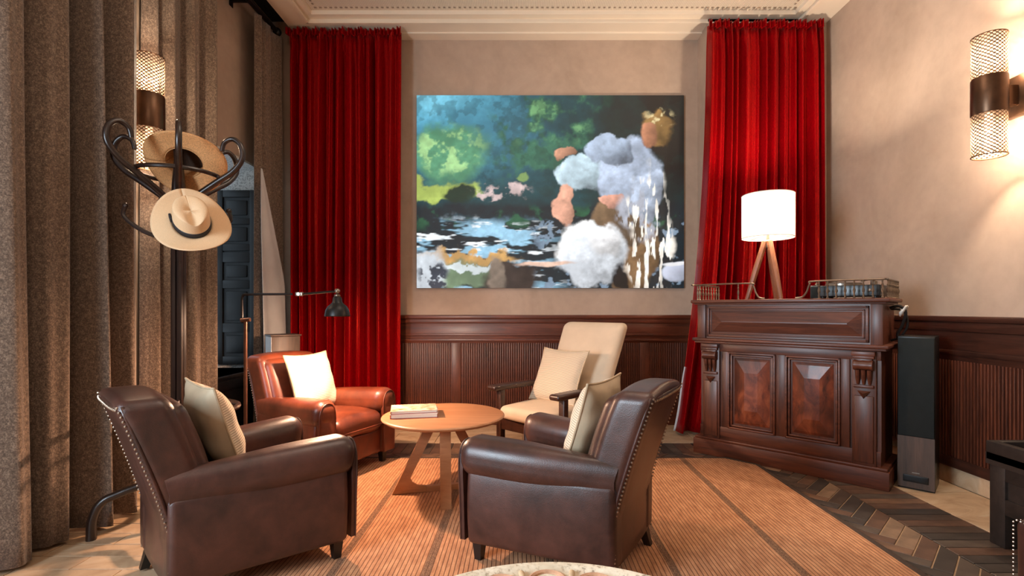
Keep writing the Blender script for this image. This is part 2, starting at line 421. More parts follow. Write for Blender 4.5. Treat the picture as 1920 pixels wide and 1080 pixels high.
wall_left = struct('wall_left', g, M_['plaster'])
# ceiling: soffit ring stepping up to the woven panel
ceiling = struct('ceiling', G().box((XL-.6, YREAR, 4.24), (XR+.1, YN+.1, 4.4)), M_['pocket'])
g = G()
for (x0, x1, y0, y1, z0) in ((-2.36, -2.14, YREAR, YN, ZS), (2.74, XR, YREAR, YN, ZS), (-2.14, 2.74, 5.0, YN, ZS), (-2.14, 2.74, YREAR, -2.3, ZS),
                             (-2.14, -2.07, -2.3, 5.0, ZS+.035), (2.67, 2.74, -2.3, 5.0, ZS+.035), (-2.07, 2.67, 4.92, 5.0, ZS+.035)):
    g.box((x0, y0, z0), (x1, y1, 4.25))
g.build('soffit_moulding', M_['ceiling'], ceiling)
g = G().box((-2.36, 5.17, ZS-.015), (NX, YN, ZS)).box((-2.15, 4.985, ZS-.012), (2.75, 5.01, ZS)).box((-2.15, -2.3, ZS-.012), (-2.125, 5.0, ZS)).box((2.725, -2.3, ZS-.012), (2.75, 5.0, ZS))
g.build('cornice_bead', M_['ceiling'], ceiling)
struct('ceiling_panel', G().box((-2.07, -2.3, ZS+.075), (2.67, 4.92, 4.25)), M_['panel'], ceiling)
g = G()
x = -2.02
while x < 2.64: g.box((x, 4.862, ZS+.071), (x+.022, 4.880, ZS+.0752)); x += .05
y = 4.80
while y > 2.0:
    g.box((-2.02, y, ZS+.071), (-2.002, y+.022, ZS+.0752)).box((2.60, y, ZS+.071), (2.618, y+.022, ZS+.0752)); y -= .05
tag(g.build('perforation_row', m_plain('dark_perforation', rgb(160, 140, 120), .8), ceiling), kind='stuff')

# floor pieces ------------------------------------------------------
def clip(poly, x0, x1, y0, y1):
    for (ax, s, lim) in ((0, 1, x0), (0, -1, -x1), (1, 1, y0), (1, -1, -y1)):
        out = []
        for i in range(len(poly)):
            a, b = poly[i-1], poly[i]
            da, db = a[ax]*s-lim, b[ax]*s-lim
            if (da >= 0) != (db >= 0):
                t = da/(da-db); out.append((a[0]+(b[0]-a[0])*t, a[1]+(b[1]-a[1])*t))
            if db >= 0: out.append(b)
        poly = out
        if not poly: return []
    return poly
def area(p): return abs(sum(p[i-1][0]*p[i][1]-p[i][0]*p[i-1][1] for i in range(len(p)))/2)
def piece(poly, name, mat, z=0.0):
    cx = sum(p[0] for p in poly)/len(poly); cy = sum(p[1] for p in poly)/len(poly)
    if area(poly) < 0: poly = poly[::-1]
    o = G().prism([(x-cx, y-cy) for x, y in poly], -.02, 0, chamfer=.0015).build(name, mat, floor, flat=True)
    o.location = (cx, cy, z+random.uniform(-.0008, .0008)); return o
BW, BL, GAP = .082, .328, .007
cnt = 0
for i in range(-60, 60):
    for j in range(-18, 18):
        for kk in (0, 1):
            # herringbone cell in its own frame (45 degree turned)
            ox = i*BW + j*2*BL*0; oy = 0
            if kk == 0: a = (i*BW, i*BW+j*2*BL, BL, BW)
            else: a = (i*BW+BL, i*BW+j*2*BL-BL+BW, BW, BL)
            x0, y0, sx, sy = a
            q = [(x0+GAP/2, y0+GAP/2), (x0+sx-GAP/2, y0+GAP/2), (x0+sx-GAP/2, y0+sy-GAP/2), (x0+GAP/2, y0+sy-GAP/2)]
            c45 = math.sqrt(.5)
            q = [((x-y)*c45+1.05, (x+y)*c45+3.0) for x, y in q]
            for (x0r, x1r, y0r, y1r) in ((1.80, 2.15, 1.75, 4.20), (-1.55, 1.80, 4.00, 4.22)):
                p = clip(q, x0r, x1r, y0r, y1r)
                if len(p) > 2 and area(p) > .0012:
                    piece(p, 'parquet_block', M_['block%d' % random.choice([0, 0, 1, 1, 2, 2, 3, 4, 5])]); cnt += 1
y = 1.75
while y < 4.55:                                             # border of parallel blocks at right
    piece([(2.158, y), (2.538, y+.0), (2.538, y+.0755), (2.158, y+.0755)], 'border_block', M_['block%d' % random.choice([0, 1, 1, 2, 3, 4])]); y += .082
x = -1.6
while x < 2.12:                                             # border along the back
    piece([(x, 4.225), (x+.077, 4.225), (x+.077, 4.55), (x, 4.55)], 'border_block', M_['block%d' % random.choice([0, 1, 1, 2, 3, 4])]); x += .082
def stones(x0, x1, y0, y1, sx, sy, stagger=0):
    j = 0; y = y0
    while y < y1-.02:
        x = x0-(stagger*sx if j % 2 else 0)
        while x < x1-.02:
            p = clip([(x+.003, y+.003), (x+sx-.003, y+.003), (x+sx-.003, y+sy-.003), (x+.003, y+sy-.003)], x0, x1, y0, y1)
            if len(p) > 2 and area(p) > .001: piece(p, 'stone_tile', M_['stone'])
            x += sx
        y += sy; j += 1
stones(2.544, 2.985, 1.75, 4.55, .441, .40)
stones(-1.6, 2.985, 4.556, 5.28, .40, .36, .5)
stones(-2.62, -1.62, 1.6, 5.28, .50, .125, .5)

# right wall skirting and wainscots ---------------------------------
g = G(); 
b = struct('baseboard_right', G(), M_['stone'])
y = 1.4
while y < 5.0:
    o = G().box((2.985, y+.002, 0), (XR, min(y+.45, 5.0)-.002, .115), .003).build('skirting_stone', M_['stone'], b); y += .45
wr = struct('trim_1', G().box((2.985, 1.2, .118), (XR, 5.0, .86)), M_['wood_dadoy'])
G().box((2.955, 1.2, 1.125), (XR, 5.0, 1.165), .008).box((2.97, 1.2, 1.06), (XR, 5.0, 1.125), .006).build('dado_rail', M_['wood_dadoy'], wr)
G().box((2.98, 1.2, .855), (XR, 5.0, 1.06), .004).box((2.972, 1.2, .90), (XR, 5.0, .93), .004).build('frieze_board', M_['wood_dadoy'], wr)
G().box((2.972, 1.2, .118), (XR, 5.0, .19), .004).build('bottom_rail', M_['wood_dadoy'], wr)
G().box((2.974, 4.30, .19), (XR, 4.42, .855), .004).build('stile', M_['wood_dadoz'], wr)
g = G(); y = 1.25
while y < 4.98:
    if not 4.28 < y < 4.42: g.box((2.973, y, .19), (2.987, y+.015, .86), .004)
    y += .0245
tag(g.build('reeded_slats', M_['wood_dadoz'], wr), kind='stuff')
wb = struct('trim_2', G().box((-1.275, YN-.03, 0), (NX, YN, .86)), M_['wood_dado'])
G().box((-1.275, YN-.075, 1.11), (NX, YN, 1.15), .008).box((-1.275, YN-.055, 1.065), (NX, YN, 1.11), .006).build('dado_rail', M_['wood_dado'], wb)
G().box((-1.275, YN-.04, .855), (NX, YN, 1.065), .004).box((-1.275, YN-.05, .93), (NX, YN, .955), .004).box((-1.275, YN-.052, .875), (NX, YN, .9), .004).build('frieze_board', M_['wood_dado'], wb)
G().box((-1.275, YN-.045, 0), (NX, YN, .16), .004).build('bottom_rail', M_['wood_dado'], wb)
for (a, c) in ((-.745, -.645), (1.22, 1.32)):
    G().box((a, YN-.045, .16), (c, YN, .86), .004).build('stile', M_['wood_dadoz'], wb)
for (a, c) in ((-1.26, -.76), (-.63, 1.205), (1.335, NX-.01)):
    g = G(); x = a
    while x < c:
        g.box((x, YN-.043, .16), (x+.014, YN-.03, .858), .004); x += .0232
    tag(g.build('reeded_slats', M_['wood_dadoz'], wb), kind='stuff')

# windows in the thick left wall ------------------------------------
def window(name, q):
    y0, y1, z0, z1 = q
    w_ = struct(name, G().box((XO, y0, z0), (XO+.05, y1, z0+.06)).box((XO, y0, z1-.06), (XO+.05, y1, z1)).box((XO, y0, z0), (XO+.05, y0+.06, z1)).box((XO, y1-.06, z0), (XO+.05, y1, z1)), M_['dark_shutter'])
    ym = (y0+y1)/2; bars = G(); bars.box((XO, ym-.03, z0), (XO+.05, ym+.03, z1))
    zs = [z0+.06+(z1-z0-.12)*i/5 for i in range(6)]
    for z in zs[1:-1]: bars.box((XO+.005, y0, z-.02), (XO+.045, y1, z+.02))
    bars.build('glazing_bar', M_['dark_shutter'], w_)
    lat = G()
    for (a, c) in ((y0+.06, ym-.03), (ym+.03, y1-.06)):
        for k in range(5):
            if k in (1, 3):
                zc = (zs[k]+zs[k+1])/2; yc = (a+c)/2
                lat.tube([(XO+.025, a, zc), (XO+.025, yc, zs[k+1]), (XO+.025, c, zc), (XO+.025, yc, zs[k])], .013, 6, closed=True)
    lat.build('lattice', M_['dark_shutter'], w_)
    for (a, c) in ((y0+.06, ym-.03), (ym+.03, y1-.06)):
        for k in range(5):
            G().box((XO+.022, a, zs[k]+.02), (XO+.028, c, zs[k+1]-.02)).build('pane', M_['glass'], w_)
    G().box((XO+.05, y0, z0-.03), (XL+.03, y1, z0), .006).build('window_sill', M_['darkwood'], w_)
    return w_
w1 = window('window_1', W1); window('window_2', W2)
G().box((XO+.05, W1[1]-.02, W1[2]), (XL-.002, W1[1], W1[3]-.0)).build('plaster_reveal', M_['render'], w1)
G().box((XO+.05, W1[0], W1[3]-.02), (XL-.002, W1[1]-.02, W1[3])).build('plaster_head', M_['render'], w1)
struct('trim_3', G().box((XL, 3.6, 0), (XL+.03, 5.29, .59)).box((XL+.03, 3.6, .50), (XL+.045, 5.29, .58), .004).box((XL+.03, 3.6, 0), (XL+.045, 5.29, .1), .004), M_['darkwood'])
# open shutter leaf folded against the far reveal
sh = thing('window_shutter', 'black panelled wooden shutter leaf standing open in the window recess', 'shutter', (-2.86, 5.045, .66))
G().box((-.20, -.012, 0), (.20, .012, 1.74)).build('backing', M_['dark_shutter'], sh)
for (a, c) in ((-.225, -.135), (.135, .215)):
    G().box((a, -.028, 0), (c, .024, 1.74), .004).build('stile', M_['dark_shutter'], sh)
for (z0, z1) in ((0, .07), (.31, .39), (.85, .90), (.90, .95), (1.34, 1.41), (1.66, 1.74)):
    pass
for z0, z1 in ((0, .08), (.32, .41), (.76, .84), (1.02, 1.12), (1.135, 1.20), (1.40, 1.46), (1.67, 1.74)):
    G().box((-.135, -.027, z0), (.135, .02, z1), .004).build('rail', M_['dark_shutter'], sh)
for z0, z1 in ((.08, .32), (.41, .76), (.84, 1.02), (1.20, 1.40), (1.46, 1.67)):
    G().box((-.105, -.022, z0+.03), (.105, 0, z1-.03), .009).build('raised_panel', M_['dark_shutter'], sh)

# ------------------------------------------------------------------ curtains
def curtain(name, label, mat, pts, z0, z1, amp, freq, nu=150, nz=26, seed=0, thick=.006, gather=None, foldfn=None, group=None, flare=0, vary=0):
    """pts: plan polyline (x,y); folds displace along the plan normal"""
    pts = [Vector((p[0], p[1])) for p in pts]
    L = [0]
    for a, b in zip(pts, pts[1:]): L.append(L[-1]+(b-a).length)
    T = L[-1]; rs = random.Random(seed)
    ph = [rs.uniform(0, 6.28) for _ in range(6)]
    def at(s):
        d = s*T
        for i in range(len(pts)-1):
            if d <= L[i+1] or i == len(pts)-2:
                t = (d-L[i])/(L[i+1]-L[i]); p = pts[i].lerp(pts[i+1], t); tg = (pts[i+1]-pts[i]).normalized(); return p, Vector((tg.y, -tg.x))
    def fn(u, v):
        z = z0+(z1-z0)*v
        s = u+.012*math.sin(ph[0]+u*9+v*1.5)*(1-v)
        p, n = at(min(1, max(0, s)))
        k = freq*2*PI*u+ph[1]+.8*math.sin(u*7+ph[2])+vary*2.2*math.sin(u*23+ph[3])+.25*math.sin(v*3+u*11+ph[3])
        c = math.cos(k); f = (abs(c)**.75)*(1 if c > 0 else -1)
        a = amp*(1+.35*math.sin(u*17+ph[4])+vary*math.sin(u*41+ph[0]*2))*(1-.45*v)
        if gather and v > gather[0]:
            t = (v-gather[0])/(1-gather[0]); a *= (1-.5*t); f += gather[1]*math.cos(k*3+ph[5])*t
        off = a*f+.25*a*math.cos(2.3*k+ph[5])
        if foldfn: q = foldfn(u, v, p, n, off)
        else: q = (p.x+n.x*off, p.y+n.y*off)
        fl = flare*(1-v)**2
        return (q[0]+fl*(u-.5)*2*abs((pts[-1]-pts[0]).normalized().x), q[1]+fl*(u-.5)*2*abs((pts[-1]-pts[0]).normalized().y), z)
    o = G().grid(nu, nz, fn).build(name, mat, None, angle=180)
    md = o.modifiers.new('solid', 'SOLIDIFY'); md.thickness = thick; md.offset = 0
    tag(o, label, 'curtain', group)
    return o
TW = M_['tweed']
cA = curtain('wool_curtain', 'widest grey-brown tweed curtain, hanging floor to ceiling nearest the camera at left', TW, [(-2.42, 2.24), (-2.43, 2.7), (-2.385, 3.07)], .02, 3.96, .105, 3.7, 260, 30, 3)
cB = curtain('wool_curtain', 'grey-brown tweed curtain behind the hat stand, partly hidden by the glowing wall lamp', TW, [(-2.57, 3.43), (-2.53, 3.70), (-2.43, 3.95)], .02, 3.96, .055, 3.6, 150, 30, 11)
cC = curtain('wool_curtain', 'narrow grey tweed curtain with pale lining turned out, between the window and red curtain', TW, [(-2.475, 4.66), (-2.47, 5.12)], .02, 3.96, .035, 2.6, 90, 30, 5)
# turned-back pale lining of the far curtain
def lin_fn(u, v):
    z = .05+2.45*v
    wd = min(.42, .02+.95*(1-v))
    yb = 4.61+.012*math.sin(v*5)
    return (-2.39+.05*u*(1-v)+.018*math.sin(u*9+v*4)*(1-v), yb+wd*u, z)
o = G().grid(24, 24, lin_fn).build('lining', M_['lining'], cC, angle=180)
md = o.modifiers.new('solid', 'SOLIDIFY'); md.thickness = .004
VL = M_['velvet']
cl = curtain('velvet_curtain', 'darker gathered red velvet curtain left of the picture, behind the leather chair', VL, [(-2.365, 5.07), (-1.8, 5.08), (-1.22, 5.07)], .03, 3.99, .075, 11.5, 520, 40, 21, gather=(.94, .5), vary=.45)
cr = curtain('velvet_curtain', 'brightly lit red velvet curtain right of the picture, behind the white lamp', VL, [(1.79, 4.86), (2.3, 4.87), (2.89, 4.86)], .03, 3.95, .07, 12.5, 520, 40, 33, gather=(.94, .5), vary=.45,
             foldfn=lambda u, v, p, n, off: (p.x+n.x*off-.30*(1-v)**2.2*(1-u)**1.5, p.y+n.y*off))
# heading tape ruffles are children of each velvet curtain
for c_, x0, x1, yy, zz in ((cl, -2.365, -1.22, 5.07, 3.99), (cr, 1.79, 2.89, 4.86, 3.95)):
    def hf(u, v, x0=x0, x1=x1, yy=yy, zz=zz):
        return (x0+(x1-x0)*u, yy-.02-.022*math.cos(u*190+1.6*math.sin(u*31))-.012*math.cos(u*77), zz-.03+.07*v+.012*math.sin(u*60+2*math.sin(u*23))*v)
    o = G().grid(360, 5, hf).build('heading_ruffle', VL, c_, angle=180)
    md = o.modifiers.new('solid', 'SOLIDIFY'); md.thickness = .004
def edge_fn(u, v):
    q = .03+.62*v; t = (q-.03)/(3.95-.03)
    return (1.785-.30*(1-t)**2.2-.020*(1-.6*v)+.02*u, 4.885-.012*math.sin(v*6), q)
o = G().grid(4, 18, edge_fn).build('pale_lining_edge', M_['lining'], cr, angle=180)
md = o.modifiers.new('solid', 'SOLIDIFY'); md.thickness = .008
rod = thing('curtain_rod', 'black iron curtain rod running along the left wall above the tweed curtains', 'curtain rod', (-2.47, 0, 4.0))
G().tube([(0, 1.6, 0), (0, 5.05, 0)], .024, 12).build('pole', M_['black'], rod)
G().ball((0, 5.06, 0), .042, 14, 10).build('finial', M_['black'], rod)
for y in (2.4, 4.55): G().box((-.17, y-.012, -.012), (0, y+.012, .012), .003).box((-.175, y-.03, -.05), (-.165, y+.03, .05), .003).build('bracket', M_['black'], rod)

# ------------------------------------------------------------------ picture on the wall
def vnoise(u, v, fx, fy, seed, oct=4):
    r = np.random.default_rng(seed); out = np.zeros_like(u); amp = 1.0; tot = 0
    for o_ in range(oct):
        gx, gy = int(fx*2**o_)+3, int(fy*2**o_)+3
        g_ = r.random((gy, gx)); x = u*fx*2**o_; y = v*fy*2**o_
        i = np.clip(x.astype(int), 0, gx-2); j = np.clip(y.astype(int), 0, gy-2); a = x-i; b_ = y-j
        a = a*a*(3-2*a); b_ = b_*b_*(3-2*b_)
        out += amp*(g_[j, i]*(1-a)*(1-b_)+g_[j, i+1]*a*(1-b_)+g_[j+1, i]*(1-a)*b_+g_[j+1, i+1]*a*b_); tot += amp; amp *= .55
    return out/tot
def picture():
    nx, ny = 420, 304; x0, x1 = (781-VX)/FPX*5.26, (1283-VX)/FPX*5.26; z0, z1 = CH-(540-VY)/FPX*5.26, CH-(178-VY)/FPX*5.26
    W_, H_ = x1-x0, z1-z0
    u, v = np.meshgrid(np.linspace(0, 1, nx), np.linspace(0, 1, ny))
    n1 = vnoise(u, v, 7, 5, 1, 5); n2 = vnoise(u, v, 16, 12, 2, 5); n3 = vnoise(u, v, 30, 24, 3, 4); n4 = vnoise(u, v, 5, 9, 4, 4)
    du = u+(n1-.5)*.09; dv = v+(n2-.5)*.09
    def S(a, b, x): t = np.clip((x-a)/(b-a), 0, 1); return t*t*(3-2*t)
    col = np.zeros((ny, nx, 3))
    def lay(mask, c): 
        nonlocal col; c = np.array([lin(q) for q in c]); col = col*(1-mask[..., None])+mask[..., None]*c
    lay(np.ones_like(u), (28, 66, 72))
    lay((1-S(.1, .6, du))*S(.45, .8, dv), (78, 150, 176)); lay((1-S(.02, .3, du))*S(.84, 1.0, dv), (120, 196, 220))
    lay(S(.45, .62, n2)*S(.25, .35, du)*(1-S(.62, .8, du))*S(.5, .62, dv), (52, 104, 84)); lay(S(.58, .74, n2)*S(.28, .4, du)*(1-S(.6, .74, du))*S(.72, .9, dv), (118, 176, 120))
    lay(S(.6, .74, du)*.85, (16, 34, 34)); lay(S(.8, .92, du)*S(.45, .7, dv)*.9, (10, 10, 12))
    lay(S(.50, .60, n3)*.35*S(.4, .5, dv), (24, 52, 50))
    def ell(cx, cy, rx, ry, soft=.25, wob=1.0):
        d = np.sqrt(((u+(n1-.5)*.12*wob-cx)/rx)**2+((v+(n2-.5)*.14*wob-cy)/ry)**2); return 1-S(1-soft, 1+soft, d)
    lay(ell(.12, .70, .15, .15), (86, 146, 112)); lay(ell(.12, .72, .13, .12)*S(.42, .62, n3), (158, 204, 140))
    lay(ell(.08, .50, .16, .05), (170, 190, 96)); lay(ell(.15, .48, .05, .06), (34, 54, 40)); lay(ell(.31, .49, .12, .035)*S(.4, .55, n3), (206, 184, 182)); lay(ell(.41, .56, .03, .03), (120, 150, 90))
    lay((1-S(.40, .46, dv)), (20, 36, 42)); lay((1-S(.40, .46, dv))*S(.52, .64, n2)*S(.3, .36, dv), (40, 88, 62))
    wat = (1-S(.30, .38, dv))*(1-S(.42, .6, du))
    lay(wat*S(.5, .58, vnoise(u, v, 8, 24, 8, 4)), (150, 196, 222)); lay(wat*S(.60, .66, vnoise(u, v, 9, 30, 9, 4)), (236, 244, 250)); lay((1-S(.32, .38, dv))*S(.42, .5, du)*S(.58, .68, n3), (120, 140, 160))
    lay(ell(.18, .165, .2, .028), (206, 160, 96)); lay(ell(.17, .07, .14, .08), (112, 134, 104)); lay(ell(.15, .12, .16, .02), (220, 230, 232))
    lay(ell(.03, .08, .10, .11), (206, 214, 222)); lay(ell(.08, .05, .06, .08)*S(.45, .55, n3), (52, 58, 70))
    # plain stand-in for the film still: pale boulders, ochre scrub and a splashing fall
    nr = vnoise(u, v, 22, 18, 41, 5); ns = vnoise(u, v, 50, 14, 42, 4)
    def rock(cx, cy, rx, ry, c, soft=.10, wob=.9, tex=.55):
        m = ell(cx, cy, rx, ry, soft, wob)
        sh_ = np.clip(.80+.30*((v-cy)/ry)-.28*((u-cx)/rx)+tex*(nr-.5)*1.5, .25, 1.25)
        nonlocal col
        c_ = np.array([lin(q) for q in c]); col = col*(1-m[..., None])+m[..., None]*np.clip(c_*sh_[..., None], 0, 1)
    rock(.80, .20, .09, .28, (146, 112, 78)); rock(.75, .33, .085, .13, (120, 96, 72))
    rock(.80, .58, .11, .19, (178, 192, 214)); rock(.72, .71, .075, .075, (170, 186, 208)); rock(.86, .50, .065, .14, (190, 204, 226))
    rock(.62, .59, .085, .09, (196, 220, 232)); rock(.57, .71, .04, .035, (206, 150, 122)); rock(.57, .42, .03, .12, (214, 158, 134)); rock(.735, .45, .045, .06, (220, 160, 138))
    rock(.90, .86, .062, .09, (176, 134, 78), .25, 1.3); lay(ell(.915, .90, .055, .06, .3)*S(.48, .6, n3), (248, 226, 170)); rock(.86, .80, .035, .06, (206, 140, 106), .2)
    rock(.655, .17, .13, .17, (236, 242, 250), .08, .7, .35); rock(.70, .24, .06, .08, (250, 250, 252), .3, .7, .3); rock(.76, .07, .035, .08, (30, 26, 30), .2)
    rock(.36, .03, .12, .12, (58, 46, 40), .15); rock(.29, .06, .035, .10, (150, 132, 116), .2); lay(ell(.48, .125, .10, .012, .3, .2), (226, 190, 170))
    lay(ell(.83, .40, .075, .13, .3)*S(.42, .56, ns), (168, 172, 184)); lay(ell(.865, .30, .08, .33, .2)*S(.55, .61, vnoise(u, v, 70, 10, 12, 3)), (252, 244, 232))
    rock(.97, .085, .055, .05, (214, 220, 240), .1, .2, .2); lay(ell(.97, .125, .055, .01, .3, .2), (246, 246, 250))
    col *= (.72+.62*vnoise(u, v, 60, 44, 31, 3)*S(.2, .6, vnoise(u, v, 12, 9, 32, 3)))[..., None]**1.0+.12
    col = np.clip(col*1.08-.012, 0, 1)
    root = thing('self_lit_picture', 'large unframed bright picture of rocks and water on the back wall', 'picture', (x0, 5.27, z0))
    G().box((0, 0, 0), (W_, .03, H_)).build('backing_board', M_['black'], root)
    g_ = G(); vs = [(W_*i/(nx-1), -.002, H_*j/(ny-1)) for j in range(ny) for i in range(nx)]
    fs = [(j*nx+i, j*nx+i+1, (j+1)*nx+i+1, (j+1)*nx+i) for j in range(ny-1) for i in range(nx-1)]
    g_.v = vs; g_.f = fs
    k = N('self_lit_print'); at = k.n('ShaderNodeAttribute'); at.attribute_name = 'Col'; k.base((.02, .02, .02, 1)); k.set(Roughness=.5, Emission_Strength=.92)  # emission added to the print to hold its brightness; no screen here
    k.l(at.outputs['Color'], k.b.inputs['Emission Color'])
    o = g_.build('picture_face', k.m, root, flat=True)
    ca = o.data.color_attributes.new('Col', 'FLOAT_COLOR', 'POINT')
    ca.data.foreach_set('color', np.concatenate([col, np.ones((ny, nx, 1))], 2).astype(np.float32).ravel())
picture()

# ------------------------------------------------------------------ rug
rug = thing('sisal_rug', 'large tan woven sisal rug with thin dark stripes under the chairs', 'rug', (0, 0, 0))
G().prism([(-1.52, .2), (1.80, .2), (1.80, 3.89), (1.63, 4.055), (-1.52, 4.055)], .001, .012).build('woven_field', M_['rug'], rug)
G().box((1.797, .2, .001), (1.832, 3.885, .0135), .002).prism([(1.797, 3.884), (1.832, 3.884), (1.645, 4.083), (1.625, 4.055)], .001, .0135).box((-1.55, 4.055, .001), (1.64, 4.083, .0135), .002).box((-1.55, .2, .001), (-1.515, 4.06, .0135), .002).build('dark_binding', M_['rug_edge'], rug)

# ------------------------------------------------------------------ club armchairs
def club_chair(loc, rz, label, lea):
    L_ = M_[lea]; root = thing('club_armchair', label, 'armchair', loc, rz, 'leather club armchairs')
    Wd = lambda y: .385-.095*(y+.36)/.72
    base = G().soft((0, -.02, .185), (.27, .325, .095), .02, 4, 2)
    base.build('seat_base', L_, root)
    def seatf(p):
        t = max(0, (p.z-.30)/.14); b_ = (1-(p.x/.25)**2)*(1-((p.y+.10)/.30)**2)
        return (p.x, p.y-.012*math.sin(PI*min(1, max(0, (p.z-.27)/.17))), p.z+.028*t*max(0, b_)+.006*math.sin(p.x*21+p.y*13))
    s_ = G().soft((0, -.10, .355), (.237, .285, .078), .055, 6, 4, seatf).build('seat_cushion', L_, root)
    pl = [(x, -.392+.0*abs(x), .335) for x in (-.21, -.1, 0, .1, .21)]
    G().tube([(-.235, .1, .33), (-.237, -.33, .33), (-.20, -.392, .33), (.20, -.392, .33), (.237, -.33, .33), (.235, .1, .33)], .006, 6, 3).build('cushion_piping', L_, s_)
    for sx in (-1, 1):
        def sf(p, sx=sx):
            y = p.y; zz = (p.z-.085)/.38
            return (sx*(Wd(y)-.062)+p.x+sx*.012*math.sin(PI*zz), y, p.z)
        G().soft((0, .005, .27), (.055, .355, .185), .03, 5, 3, sf).build('side_panel', L_, root)
        def af(p, sx=sx):
            t = (p.y+.385)/.70; zc = .50-.028*t
            q = smooth(.35, 1.0, t); tap = 1-.12*q; tx = 1-.46*q
            return (sx*(Wd(p.y)-.078+.020*q)+p.x*tx, min(p.y, .352+.02*max(0, p.z)/.09), zc+(p.z)*tap*(1 if p.z > 0 else 1.05))
        a_ = G().soft((0, .03, 0), (.097, .428, .093), .078, 7, 5, af).build('arm', L_, root)
        xc = sx*(Wd(-.37)-.072)
        out = [(-.068, .10), (-.078, .30), (-.088, .44), (-.082, .52), (-.05, .568), (0, .582), (.05, .568), (.082, .52), (.088, .44), (.078, .30), (.068, .10)]
        fp = G().prism([(x*.80, .085+(z-.085)*.975) for x, z in out], -.012, .012, M=TR(xc, -.376, 0) @ RX(PI/2), chamfer=.006)
        f_ = fp.build('arm_front', L_, root)
        G().tube([(xc+x*.80, -.386, .085+(z-.085)*.975) for x, z in out], .0045, 6, 3).build('arm_piping', L_, f_)
    def lean(z): return .17*max(0, (z-.30)/.56)**1.15
    def bf(p):
        w_ = 1-.03*(p.z-.3); return (p.x*w_, p.y+lean(p.z)+.0*p.x, p.z-.02*(p.x/.27)**2*smooth(.7, .86, p.z))
    G().soft((0, .262, .555), (.272, .092, .315), .048, 6, 5, bf).build('backrest', L_, root)
    def pf(p):
        b_ = (1-(p.x/.22)**2)*max(0, 1-((p.z-.62)/.24)**2)
        return (p.x, p.y+lean(p.z)-.03*b_, p.z)
    pad = G().soft((0, .195, .61), (.243, .060, .222), .055, 6, 4, pf).build('back_pad', L_, root)
    G().tube([(-.244, .195+lean(z), z) for z in (.44, .55, .65, .72)]+[(-.19, .195+lean(.80), .805), (0, .195+lean(.815), .818), (.19, .195+lean(.8), .805)]+[(.244, .195+lean(z), z) for z in (.72, .65, .55, .44)], .0055, 6, 4).build('back_piping', L_, pad)
    # rear panel with nailheads down both edges and over the top
    def rp(u, v):
        z = .09+.742*v; hw = .282-.024*v
        return ((u-.5)*2*hw, .356+lean(z)+.002-.014*(2*u-1)**4, z)
    r_ = G().grid(8, 16, rp, flip=True).build('rear_panel', L_, root)
    md = r_.modifiers.new('solid', 'SOLIDIFY'); md.thickness = .012
    ng = G()
    for k in range(42):
        v = k/41
        for u in (.012, .988):
            p = rp(u, v); ng.ball((p[0], p[1]+.007, p[2]), .0052, 6, 4)
    for k in range(1, 26):
        p = rp(.012+.976*k/26, .985); ng.ball((p[0], p[1]+.008, p[2]), .0052, 6, 4)
    tag(ng.build('nail_trim', M_['nail'], r_), kind='stuff')
    for (x, y) in ((-.315, -.315), (.315, -.315), (-.235, .315), (.235, .315)):
        bk = .035 if y > 0 else 0
        lg = G(); t_, b_ = .026, .017
        lg.add([(sx*t_, sy*t_, .10) for sx, sy in ((-1, -1), (1, -1), (1, 1), (-1, 1))]+[(sx*b_, sy*b_+bk, 0) for sx, sy in ((-1, -1), (1, -1), (1, 1), (-1, 1))],
               [(0, 1, 2, 3), (7, 6, 5, 4), (0, 4, 5, 1), (1, 5, 6, 2), (2, 6, 7, 3), (3, 7, 4, 0)], TR(x, y, 0))
        lg.build('leg', M_['leg'], root)
    return root
chR = club_chair((.222, 2.545, .012), D2R(-120), 'dark brown leather club armchair with its back to the wooden bar', 'leather')
ch1 = club_chair((-1.35, 2.43, .012), D2R(136.2), 'dark brown leather club armchair beside the tweed curtain, its studded rear panel in view', 'leather')
ch2 = club_chair((-1.53, 3.83, .006), D2R(65.2), 'lamp-tinted brown leather club armchair under the reading lamp, in front of a red curtain', 'leather_lamplit')

# ------------------------------------------------------------------ cushions
def cushion(label, chair, loc, tilt, yaw, w_, h_, t_, front, back, seed):
    rs = random.Random(seed)
    M = Matrix.Translation(chair.location) @ RZ(chair.rotation_euler.z) @ TR(*loc) @ RZ(yaw) @ RX(tilt)
    root = tag(empty('cushion', (0, 0, 0)), label, 'cushion', 'scatter cushions on the chairs'); root.matrix_world = M
    ph = [rs.uniform(0, 6) for _ in range(4)]
    def out(u, v):
        x = w_/2*u*(1-.085*(1-v*v)); z = h_/2*v*(1-.085*(1-u*u)); return x, z
    def face(sg):
        def fn(a, b):
            u, v = 2*a-1, 2*b-1; x, z = out(u, v)
            e = max(0, (1-abs(u)**3.2)*(1-abs(v)**3.2))
            y = t_/2*e**.62*(1+.06*math.sin(5*u+ph[0])*math.sin(4*v+ph[1]))+.006*math.sin(12*u*v+ph[2])*e
            return (x, sg*y, z)
        return fn
    f_ = G().grid(26, 26, face(-1)).build('front_cover', front, root, angle=180)
    b_ = G().grid(26, 26, face(1), flip=True).build('back_cover', back, root, angle=180)
    lp = []
    for k in range(20): lp.append((-1+2*k/20, -1))
    for k in range(20): lp.append((1, -1+2*k/20))
    for k in range(20): lp.append((1-2*k/20, 1))
    for k in range(20): lp.append((-1, 1-2*k/20))
    G().tube([(out(u, v)[0], 0, out(u, v)[1]) for u, v in lp], .0055, 6, closed=True).build('piping', M_['piping'], root)
    return root
cushion('beige ribbed cushion leaning in the armchair beside the tweed curtain', ch1, (.09, .10, .645), D2R(-17), 0, .48, .44, .16, M_['rib'], M_['satin'], 1)
